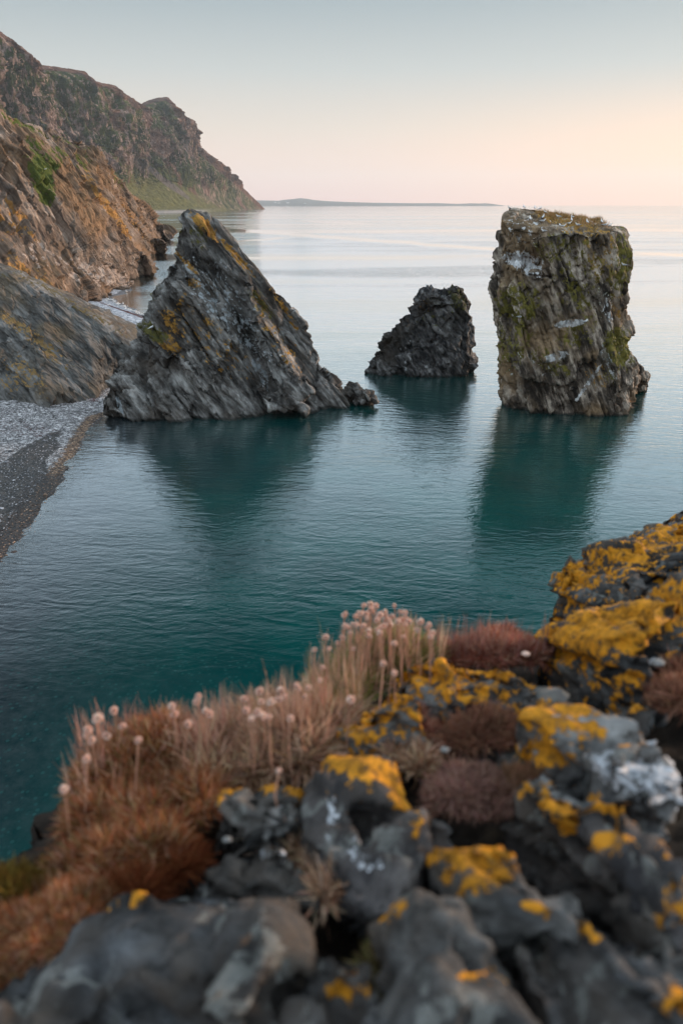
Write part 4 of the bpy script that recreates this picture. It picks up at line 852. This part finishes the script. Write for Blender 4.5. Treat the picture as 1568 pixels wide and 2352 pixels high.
ROCKS.append(nrock('rock', [(905, 1545, .0), (960, 1518, .05), (1040, 1515, .06), (1160, 1508, .06), (1260, 1540, .06), (1300, 1590, .06), (1200, 1625, .0), (1100, 1640, .0), (960, 1620, .0), (920, 1580, .0), (1090, 1560, .085)], matN,
    'low ledge with orange lichen directly below the reddish cushion', [(0, 1000, 1545, 110, 34, 0, .60), (0, 1150, 1535, 110, 30, 5, .58), (0, 1060, 1590, 110, 24, 0, .46), (0, 1230, 1565, 60, 24, 20, .45)], .2, .62, 6.0))
ROCKS.append(nrock('rock', [(788, 1680, .0), (812, 1640, .04), (870, 1578, .05), (960, 1590, .06), (1010, 1620, .05), (1000, 1650, .03), (900, 1670, .0), (850, 1730, -.02), (810, 1710, .0)], matN2,
    'orange-crusted rock at the left end of the middle ledge, beside the green tuft', [(0, 880, 1620, 90, 50, -20, .60), (0, 830, 1680, 45, 50, 0, .60), (0, 960, 1625, 50, 26, 0, .5)], .2, .62, 7.0))
ROCKS.append(nrock('rock', [(1165, 1700, .0), (1190, 1650, .04), (1260, 1608, .06), (1400, 1630, .06), (1480, 1650, .06), (1600, 1680, .07), (1640, 1850, .05), (1640, 2010, -.05), (1420, 1870, .0), (1250, 1800, .0), (1200, 1770, .0), (1400, 1740, .09)], matN5,
    'large pale grey slab stained white at the right edge', [(0, 1260, 1650, 85, 42, 10, .66), (0, 1350, 1660, 50, 30, 30, .52), (0, 1250, 1730, 60, 42, 0, .62), (2, 1490, 1790, 130, 44, 15, .78), (2, 1550, 1710, 70, 38, 40, .74), (0, 1190, 1700, 20, 20, 0, .4)], .25, .62, 8.0))
ROCKS.append(nrock('rock', [(1200, 1810, .0), (1260, 1790, .04), (1380, 1830, .05), (1500, 1880, .07), (1640, 1960, .08), (1640, 2200, .05), (1500, 2080, .0), (1420, 2010, .0), (1320, 1950, -.02), (1230, 1890, -.02)], matN3,
    'brownish slab under the white-stained slab, right side', [(0, 1250, 1830, 60, 24, 20, .60), (0, 1290, 1870, 50, 20, 40, .50), (0, 1400, 1940, 50, 30, 30, .60), (0, 1400, 1850, 90, 18, 25, .52), (0, 1540, 1950, 40, 30, 0, .45), (2, 1520, 1860, 80, 20, 15, .52), (0, 1560, 2060, 40, 60, 0, .5)], .22, .62, 9.0))
ROCKS.append(nrock('rock', [(745, 1790, .03), (770, 1745, .05), (850, 1735, .06), (920, 1770, .06), (1000, 1820, .05), (1000, 1900, .03), (960, 2050, .0), (880, 2120, -.02), (800, 2080, -.02), (740, 2000, .0), (690, 1900, .0), (715, 1830, .02), (850, 1860, .09)], matN3,
    'upright grey-purple boulder with a lichen cap, centre of the near ledge', [(0, 820, 1752, 80, 26, 0, .70), (0, 920, 1800, 60, 44, 40, .66), (0, 960, 1860, 30, 40, 0, .5), (2, 830, 1960, 46, 60, 0, .46), (2, 760, 1880, 20, 50, 0, .45)], .3, .55, 10.0))
ROCKS.append(nrock('rock', [(462, 1880, .0), (490, 1835, .04), (560, 1805, .05), (640, 1790, .05), (720, 1800, .05), (715, 1860, .04), (650, 1920, .0), (560, 1940, .0), (480, 1950, -.03), (600, 1840, .07)], matN,
    'blue-grey slab with a thin orange rim, left of the upright boulder', [(0, 600, 1806, 130, 12, -5, .62), (0, 490, 1850, 18, 50, 25, .66), (0, 685, 1815, 36, 18, 0, .6), (2, 600, 1870, 70, 24, 0, .40)], .2, .7, 11.0))
ROCKS.append(nrock('rock', [(430, 1990, .0), (520, 1930, .04), (600, 1915, .04), (690, 1940, .05), (740, 1990, .03), (730, 2050, .0), (600, 2060, .0), (480, 2040, .0)], matN2,
    'thin dark slab between the orange-rimmed slab and the big rounded boulder', [(2, 640, 1960, 60, 12, -10, .35)], .16, .5, 12.0))
ROCKS.append(nrock('rock', [(-160, 2400, -.01), (-20, 2270, .02), (180, 2150, .03), (360, 2050, .035), (520, 2040, .04), (660, 2060, .035), (730, 2130, .02), (740, 2230, .02), (710, 2370, .02), (700, 2520, .0), (400, 2620, .0), (-120, 2620, -.02), (420, 2290, .055)], matN_vig,
    'big rounded grey boulder at the bottom left', [(0, 330, 2045, 80, 8, -28, .72), (1, 560, 2160, 60, 20, 0, .5)], .3, .5, 13.0, None, .006))
ROCKS.append(nrock('rock', [(960, 1930, .02), (1010, 1900, .06), (1120, 1890, .07), (1230, 1960, .07), (1290, 2010, .06), (1360, 2080, .05), (1300, 2130, .02), (1180, 2130, .02), (1080, 2080, .02), (1100, 1980, .10)], matN,
    'slab with a bright round lichen patch, right of the upright boulder', [(0, 1075, 1960, 100, 46, 20, .70), (0, 1010, 1920, 44, 24, 0, .6), (0, 1240, 2090, 60, 16, 20, .55), (0, 1170, 1950, 40, 20, 0, .5), (0, 1090, 2020, 60, 30, 0, .58)], .22, .5, 14.0))
ROCKS.append(nrock('rock', [(840, 2130, .0), (940, 2050, .04), (1040, 2060, .05), (1150, 2140, .05), (1250, 2250, .05), (1320, 2400, .03), (1200, 2560, .0), (950, 2560, .0), (860, 2300, .0), (1050, 2250, .07)], matN2,
    'dark hollow rock at the bottom centre, below the bright lichen patch', [(0, 900, 2090, 50, 30, -20, .50), (0, 1000, 2010, 40, 30, 0, .5), (0, 1110, 2240, 50, 30, 0, .42)], .25, .5, 15.0))
ROCKS.append(nrock('rock', [(640, 2290, .0), (700, 2180, .05), (800, 2130, .055), (880, 2180, .05), (920, 2300, .04), (900, 2500, .0), (640, 2500, .0), (790, 2240, .08)], matN_vig,
    'grey stone with small lichen spots at the bottom, left of the hollow', [(0, 700, 2150, 46, 22, 10, .55), (0, 800, 2260, 40, 30, 0, .45)], .2, .5, 16.0))
ROCKS.append(nrock('rock', [(1190, 2120, .0), (1300, 2080, .04), (1420, 2120, .05), (1560, 2230, .06), (1680, 2350, .06), (1600, 2560, .0), (1400, 2520, .0), (1300, 2300, .02), (1220, 2200, .02), (1400, 2230, .08)], matN_vig,
    'blue-grey block at the bottom right corner', [(0, 1340, 2130, 50, 24, 10, .52), (0, 1560, 2300, 30, 60, 0, .4)], .24, .5, 17.0))
ROCKS.append(nrock('rock', [(1390, 1980, .0), (1480, 1970, .05), (1600, 2060, .07), (1660, 2250, .06), (1560, 2240, .0), (1440, 2140, .0), (1390, 2060, .0)], matN2,
    'dark stone on the right, between the brownish slab and the corner block', [(0, 1540, 2100, 40, 40, 0, .48)], .2, .5, 18.0))
for i, (x, y, r, lb) in enumerate([(1021, 1722, 15, 'small white pebble between the two brown cushions'), (1206, 1502, 13, 'small peach pebble at the right of the reddish cushion'), (1510, 1522, 20, 'white pebble on the long orange slab'), (522, 1928, 13, 'pale flat stone chip under the orange-rimmed slab')]):
    p = G(x, y, .06); rr = r * (p - O).length / FPX * .55; bm = bmesh.new(); bmesh.ops.create_icosphere(bm, subdivisions=3, radius=1)
    for v in bm.verts: n_ = 1 + .25 * pn(np.array([list(v.co * 1.3 + Vector((i * 3, 0, 0)))]))[0]; v.co = Vector((v.co.x * rr * 1.3, v.co.y * rr, v.co.z * rr * .6)) * n_
    me = bpy.data.meshes.new('pebble'); bm.to_mesh(me); bm.free(); me.polygons.foreach_set('use_smooth', [True] * len(me.polygons))
    if i == 0: m_peb = simple_mat('pale pebble', (0.19, 0.18, 0.17)); m_peb2 = simple_mat('peach pebble', (0.6, 0.40, 0.32))
    o = link('pebble', me, m_peb2 if i == 1 else m_peb, None, p); tag(o, lb, 'pebble', 'pale pebbles on the near ledge')

# ================================================================== PLANTS ON THE LEDGE
RUST = [(.34, .11, .045), (.44, .17, .075), (.20, .07, .038), (.58, .34, .21), (.26, .16, .06)]
TAN = [(.60, .38, .25), (.70, .48, .33), (.46, .26, .16), (.32, .17, .10)]
GRN = [(.24, .24, .06), (.32, .30, .09), (.16, .17, .05), (.56, .38, .24), (.46, .26, .16)]
RED = [(.38, .12, .08), (.48, .20, .13), (.24, .08, .055), (.56, .32, .22)]
BRN = [(.32, .14, .085), (.42, .22, .14), (.20, .09, .06)]
m_soil = simple_mat('dead leaf litter', (0.05, 0.028, 0.018), .95)
def cushion(name, label, mounds, pal, n, ln, wd, spread=.45, mix=None, group='cushion plants on the near ledge', up=0.0, mound_h=.45):
    c0 = G(mounds[0][0], mounds[0][1], 0.0); root = empty(name, c0); tag(root, label, 'plant', group)
    areas = np.array([m[2] ** 2 for m in mounds], float); areas /= areas.sum(); VV = []; FF = []; off = 0; BB = []; DD = []; CC = []
    for mi, m in enumerate(mounds):
        x, y, r = m[:3]; h = m[3] if len(m) > 3 else mound_h; c = G(x, y, -.01); rad = r * (c - O).length / FPX * 0.95
        # mound body
        u = np.linspace(0, 2 * math.pi, 40); v = np.linspace(0, math.pi / 2, 12); U_, V_ = np.meshgrid(u, v); nx = np.cos(U_) * np.cos(V_); ny = np.sin(U_) * np.cos(V_); nz = np.sin(V_)
        P = np.stack([nx * rad, ny * rad, nz * rad * h], -1).reshape(-1, 3); P += np.array(c); P[:, 2] += -.36 * (P[:, 1] - c.y) + .2 * (P[:, 0] - c.x)
        P += fbm(P * 22, 3)[:, None] * np.array([.3, .3, 1]) * rad * .22 - np.array([0, 0, .006])
        VV.append(P - np.array(c0)); FF.append(grid_faces(12, 40) + off); off += len(P)
        k = int(n * areas[mi]); a = rng.uniform(0, 2 * math.pi, k); s_ = rng.uniform(0, 1, k) ** .6; th = np.arccos(np.clip(s_, 0, 1))
        nn = np.stack([np.cos(a) * np.cos(th * .0 + (math.pi / 2 - np.arcsin(np.clip(1 - s_, 0, 1)))), 0 * a, 0 * a], 1)
        rr = np.sqrt(rng.uniform(0, 1, k)) ; X = np.cos(a) * rr; Y = np.sin(a) * rr; Z = np.sqrt(np.clip(1 - rr ** 2, 0, 1))
        B = np.stack([X * rad, Y * rad, Z * rad * h], 1) + np.array(c); B[:, 2] += -.36 * (B[:, 1] - c.y) + .2 * (B[:, 0] - c.x)
        B += fbm(B * 22, 3)[:, None] * np.array([.3, .3, 1]) * rad * .22
        D = np.stack([X, Y, Z * 1.0 + .25 + up], 1); D /= np.linalg.norm(D, axis=1)[:, None]; D += rng.normal(0, spread, (k, 3)); D /= np.linalg.norm(D, axis=1)[:, None]
        pl = m[4] if len(m) > 4 else pal; cc = palette(k, pl); cc *= (0.9 + .5 * fbm(B * 18, 3))[:, None]; BB.append(B); DD.append(D); CC.append(np.clip(cc, 0.005, 1))
    link('cushion', mesh_np('cushion', np.concatenate(VV), np.concatenate(FF)), m_soil, root)
    B = np.concatenate(BB); D = np.concatenate(DD); C_ = np.concatenate(CC); k = len(B)
    V, F, c = blades(B - np.array(c0), D, rng.uniform(ln[0], ln[1], k) * np.clip(1 + 1.3 * fbm(B * 30, 2), .4, 1.7), rng.uniform(wd * .7, wd * 1.3, k), rng.normal(0, .35, k), C_, 3)
    lv = link('foliage', mesh_np('foliage', V, F, False, {'col': c}), M_LEAF, root)
    return root, c0
def bare_stems(root, c0, spots, hgt, cols, lean=.09, wd=.0016, name='stems'):
    """dead flower stalks; spots: (px, py of foot, spread px, count)"""
    B = []
    for (x, y, sx, sy, k) in spots:
        for _ in range(k): B.append(list(G(x + random.uniform(-sx, sx), y + random.uniform(-sy, sy), .01)))
    B = np.array(B); k = len(B); D = rng.normal(0, lean, (k, 3)); D[:, 2] = 1; D /= np.linalg.norm(D, axis=1)[:, None]
    V, F, c = blades(B - np.array(c0), D, rng.uniform(hgt[0], hgt[1], k), np.full(k, wd), rng.normal(0, .10, k), palette(k, cols), 4)
    V2, F2, c2 = blades(B - np.array(c0), D, rng.uniform(hgt[0], hgt[1], k), np.full(k, wd), rng.normal(0, .10, k), palette(k, cols), 4)
    o = link(name, mesh_np(name, np.concatenate([V, V2]), np.concatenate([F, F2 + len(V)]), False, {'col': np.concatenate([c, c2])}), M_LEAF, root); o['kind'] = 'stuff'; return o
# one papery flower head: a ball of bracts round a core
def head_mesh(seed):
    r = np.random.default_rng(seed); n = 230; a = r.normal(size=(n, 3)); a[:, 2] = a[:, 2] * .85 + .15; a /= np.linalg.norm(a, axis=1)[:, None]; V = []; F = []; C_ = []
    for i in range(n):
        d = Vector(a[i]); t = d.cross(Vector(r.normal(size=3))).normalized(); b = d.cross(t); k = len(V); ln = r.uniform(.0085, .0118); wd = r.uniform(.0026, .0042)
        V += [d * .002 - t * wd * .8, d * .002 + t * wd * .8, d * ln * .8 + t * wd, d * ln + b * .0012, d * ln * .8 - t * wd]; F += [(k, k + 1, k + 2), (k, k + 2, k + 3), (k, k + 3, k + 4)]
        c = np.array([(.90, .60, .49), (.94, .74, .62), (.78, .45, .34), (.96, .84, .74)][r.integers(0, 4)]) * r.uniform(.85, 1.08); C_ += [c] * 5
    me = mesh_np('flower_head', [tuple(v) for v in V], F, False, {'col': np.array(C_)}); me.materials.append(leaf_mat('papery petals', .35)) if seed == 0 else me.materials.append(bpy.data.materials['papery petals']); return me
HM = [head_mesh(i) for i in range(4)]
m_stem = simple_mat('dry stalk', (0.50, 0.27, 0.18))
def flowers(root, c0, lst, foot=(95, 150)):
    for i, (x, y, r_) in enumerate(lst):
        t0 = G(x + random.uniform(-14, 14), y + random.uniform(*foot), .02); top = at_y(x, y, t0.y + random.uniform(-.02, .02))
        f = bpy.data.objects.new('flower_head', HM[i % 4]); COL.objects.link(f); f.parent = root; f.location = top - c0
        k = r_ * random.uniform(.72, 1.0) * (top - O).length / FPX / .0105; f.scale = (k, k * random.uniform(.85, 1.1), k * random.uniform(.7, 1.0)); f.rotation_euler = (random.uniform(-.5, .5), random.uniform(-.5, .5), random.uniform(0, 6))
        # its stalk, hung from the head so the flower is one part with one sub-part
        a = Vector(t0); b = Vector(top); c = (a + b) / 2 + Vector((random.uniform(-.006, .006), 0, 0)); inv = f.matrix_basis.inverted(); loc = [inv @ (p - c0) for p in (a, c, b)]
        me = small('stalk', [(loc[0], loc[1], .0011 / k, .0011 / k), (loc[1], loc[2], .0011 / k, .0010 / k)]); me.materials.append(m_stem)
        s_ = bpy.data.objects.new('stalk', me); COL.objects.link(s_); s_.parent = f
F3 = [(835, 1391, 8), (850, 1388, 9), (863, 1391, 8), (790, 1413, 8), (816, 1416, 8), (828, 1408, 8), (840, 1411, 9), (856, 1405, 8), (872, 1413, 9), (884, 1404, 7), (888, 1424, 9), (900, 1416, 9), (913, 1427, 8), (895, 1434, 9), (880, 1438, 9), (922, 1424, 8), (938, 1427, 10), (965, 1428, 10), (985, 1435, 9), (980, 1442, 7), (958, 1447, 7), (993, 1453, 8), (988, 1462, 8), (800, 1441, 8), (817, 1434, 7), (846, 1448, 8), (865, 1447, 8), (786, 1465, 7), (748, 1464, 8), (722, 1492, 8), (755, 1490, 7), (740, 1533, 8), (735, 1562, 8), (905, 1478, 9), (926, 1462, 7), (880, 1524, 9), (905, 1546, 9), (805, 1606, 10), (812, 1490, 7), (775, 1476, 7)] + [(int(random.gauss(870, 42)), int(random.gauss(1428, 20)), random.uniform(6, 8.5)) for _ in range(26)]
F1 = [(262, 1632, 11), (225, 1650, 13), (203, 1676, 12), (198, 1690, 10), (212, 1700, 11), (395, 1622, 10), (401, 1640, 10), (456, 1600, 10), (452, 1612, 9), (472, 1632, 9), (481, 1640, 10), (432, 1663, 11), (200, 1742, 11), (148, 1812, 11), (318, 1700, 9), (282, 1668, 9), (245, 1690, 9)]
F2 = [(596, 1588, 12), (645, 1585, 10), (681, 1574, 10), (685, 1580, 8), (600, 1612, 10), (622, 1612, 10), (560, 1605, 9), (565, 1632, 11), (592, 1636, 10), (604, 1644, 10), (618, 1646, 10), (640, 1606, 10), (655, 1600, 8), (578, 1650, 9), (708, 1580, 8), (700, 1600, 8), (667, 1650, 9), (640, 1770, 8)]
t1, c1 = cushion('thrift_clump', 'biggest rust-coloured clump of dry thrift, at the left edge of the ledge', [(345, 1770, 145, .62), (270, 1885, 105, .55), (400, 1870, 110, .45), (215, 1990, 78, .45), (320, 1980, 100, .40), (235, 1800, 55, .5)], RUST, 32000, (.011, .030), .0020, .65, group='thrift clumps at the ledge edge', up=.25)
bare_stems(t1, c1, [(330, 1730, 150, 30, 140), (220, 1830, 60, 50, 24), (450, 1735, 60, 30, 60)], (.045, .100), [(.56, .28, .20), (.66, .40, .30), (.42, .20, .14)]); flowers(t1, c1, F1)
t2, c2 = cushion('thrift_clump', 'pale straw-coloured thrift clump between the rusty clump and the orange rock', [(540, 1760, 105, .30), (650, 1735, 110, .30), (740, 1700, 80, .30), (480, 1790, 70, .3), (600, 1700, 70, .3)], TAN, 15000, (.025, .055), .0036, .6, group='thrift clumps at the ledge edge', up=.1)
bare_stems(t2, c2, [(590, 1700, 120, 25, 150), (700, 1660, 60, 30, 90)], (.05, .105), [(.60, .34, .24), (.72, .46, .33), (.46, .24, .17)]); flowers(t2, c2, F2)
t3, c3 = cushion('thrift_clump', 'green-topped thrift clump with the dense group of peach flower heads', [(880, 1540, 95, .62), (800, 1590, 75, .5), (770, 1640, 60, .35), (930, 1530, 50, .5), (740, 1670, 50, .3)], GRN, 18000, (.020, .045), .0020, .35, group='thrift clumps at the ledge edge', up=.5)
bare_stems(t3, c3, [(850, 1530, 110, 20, 80), (770, 1600, 60, 30, 110), (960, 1520, 60, 12, 50)], (.05, .11), [(.60, .36, .26), (.70, .48, .34), (.40, .28, .14)]); flowers(t3, c3, F3)
t4, c4 = cushion('thrift_clump', 'low reddish cushion with bare upright stalks in front of the water', [(1120, 1500, 85, .42), (1190, 1505, 60, .35), (1060, 1510, 50, .35)], RED, 9000, (.012, .026), .0016, .5, group='thrift clumps at the ledge edge')
bare_stems(t4, c4, [(1060, 1500, 60, 10, 90), (1180, 1500, 90, 10, 46)], (.03, .085), [(.30, .15, .12), (.38, .22, .17)])
CU = 'brown cushions among the rocks'
cushion('cushion_plant', 'round red-brown cushion below the orange-crusted rock', [(935, 1690, 75, .5), (880, 1710, 40, .4)], RED, 6000, (.010, .024), .0018, .55, group=CU)
cushion('cushion_plant', 'dark brown cushion left of the pale slab', [(1100, 1690, 85, .45), (1160, 1660, 50, .4), (1030, 1700, 45, .4)], BRN, 7000, (.010, .024), .0018, .55, group=CU)
cushion('cushion_plant', 'pinkish-brown woolly cushion behind the bright lichen patch', [(1070, 1830, 82, .6), (1120, 1850, 50, .5)], [(.34, .18, .14), (.44, .26, .20), (.22, .11, .085)], 9000, (.006, .015), .0018, .7, group=CU)
cushion('cushion_plant', 'small orange-brown tuft left of the brownish slab', [(1200, 1800, 45, .4), (1165, 1830, 30, .4)], [(.30, .16, .09), (.2, .1, .06)], 1800, (.010, .022), .002, .6, group=CU)
cushion('cushion_plant', 'rusty round cushion at the bottom left corner', [(110, 2150, 128, .50), (10, 2190, 110, .45)], RUST, 20000, (.006, .015), .0014, .6, group=CU)
cushion('cushion_plant', 'yellow-green mossy cushion at the left edge above the corner cushion', [(20, 2080, 85, .4), (-60, 2100, 80, .4)], [(.16, .10, .02), (.20, .13, .03), (.12, .06, .02)], 4500, (.010, .024), .0018, .5, group=CU)
cushion('cushion_plant', 'deep rust tuft between the big clump and the rounded boulder', [(300, 2050, 75, .35), (400, 1990, 60, .3)], [(.16, .045, .018), (.22, .07, .03)], 4500, (.012, .026), .002, .5, group=CU)
cushion('cushion_plant', 'dark brown tuft at the right edge beside the pale slab', [(1560, 1610, 60, .5), (1600, 1560, 60, .5)], BRN, 4000, (.012, .024), .002, .5, group=CU)
cushion('dry_tuft', 'straw-coloured tuft in the crack beside the upright boulder', [(735, 2000, 35, .4), (700, 1950, 30, .4), (760, 2060, 25, .4)], TAN, 900, (.015, .035), .0026, .6, group='dry tufts in the cracks')
cushion('dry_tuft', 'olive dry tuft between the bottom rocks', [(880, 2230, 36, .4), (900, 2330, 30, .4)], [(.16, .14, .05), (.24, .18, .09)], 700, (.012, .03), .0026, .6, group='dry tufts in the cracks')
cushion('dry_tuft', 'tan tuft behind the upright boulder', [(960, 1760, 34, .35), (900, 1740, 22, .3)], TAN, 900, (.012, .028), .0024, .6, group='dry tufts in the cracks')

# ================================================================== AIR
def haze():
    bm = bmesh.new(); bmesh.ops.create_cube(bm, size=1, matrix=Matrix.Translation((0, 8000, 350)) @ Matrix.Diagonal((62000, 22500, 740, 1)))
    me = bpy.data.meshes.new('haze'); bm.to_mesh(me); bm.free(); s = NT('sea haze')
    v = s.n('ShaderNodeVolumePrincipled'); v.inputs['Density'].default_value = HAZE; s.put(v.inputs['Color'], (0.86, 0.94, 1.0)); v.inputs['Anisotropy'].default_value = 0.2
    s.t.links.new(v.outputs[0], s.out.inputs['Volume']); o = link('haze', me, s.m); tag(o, 'thin haze over the sea', None, None, 'stuff')
HAZE = 5.0e-5
if HAZE > 0: haze()
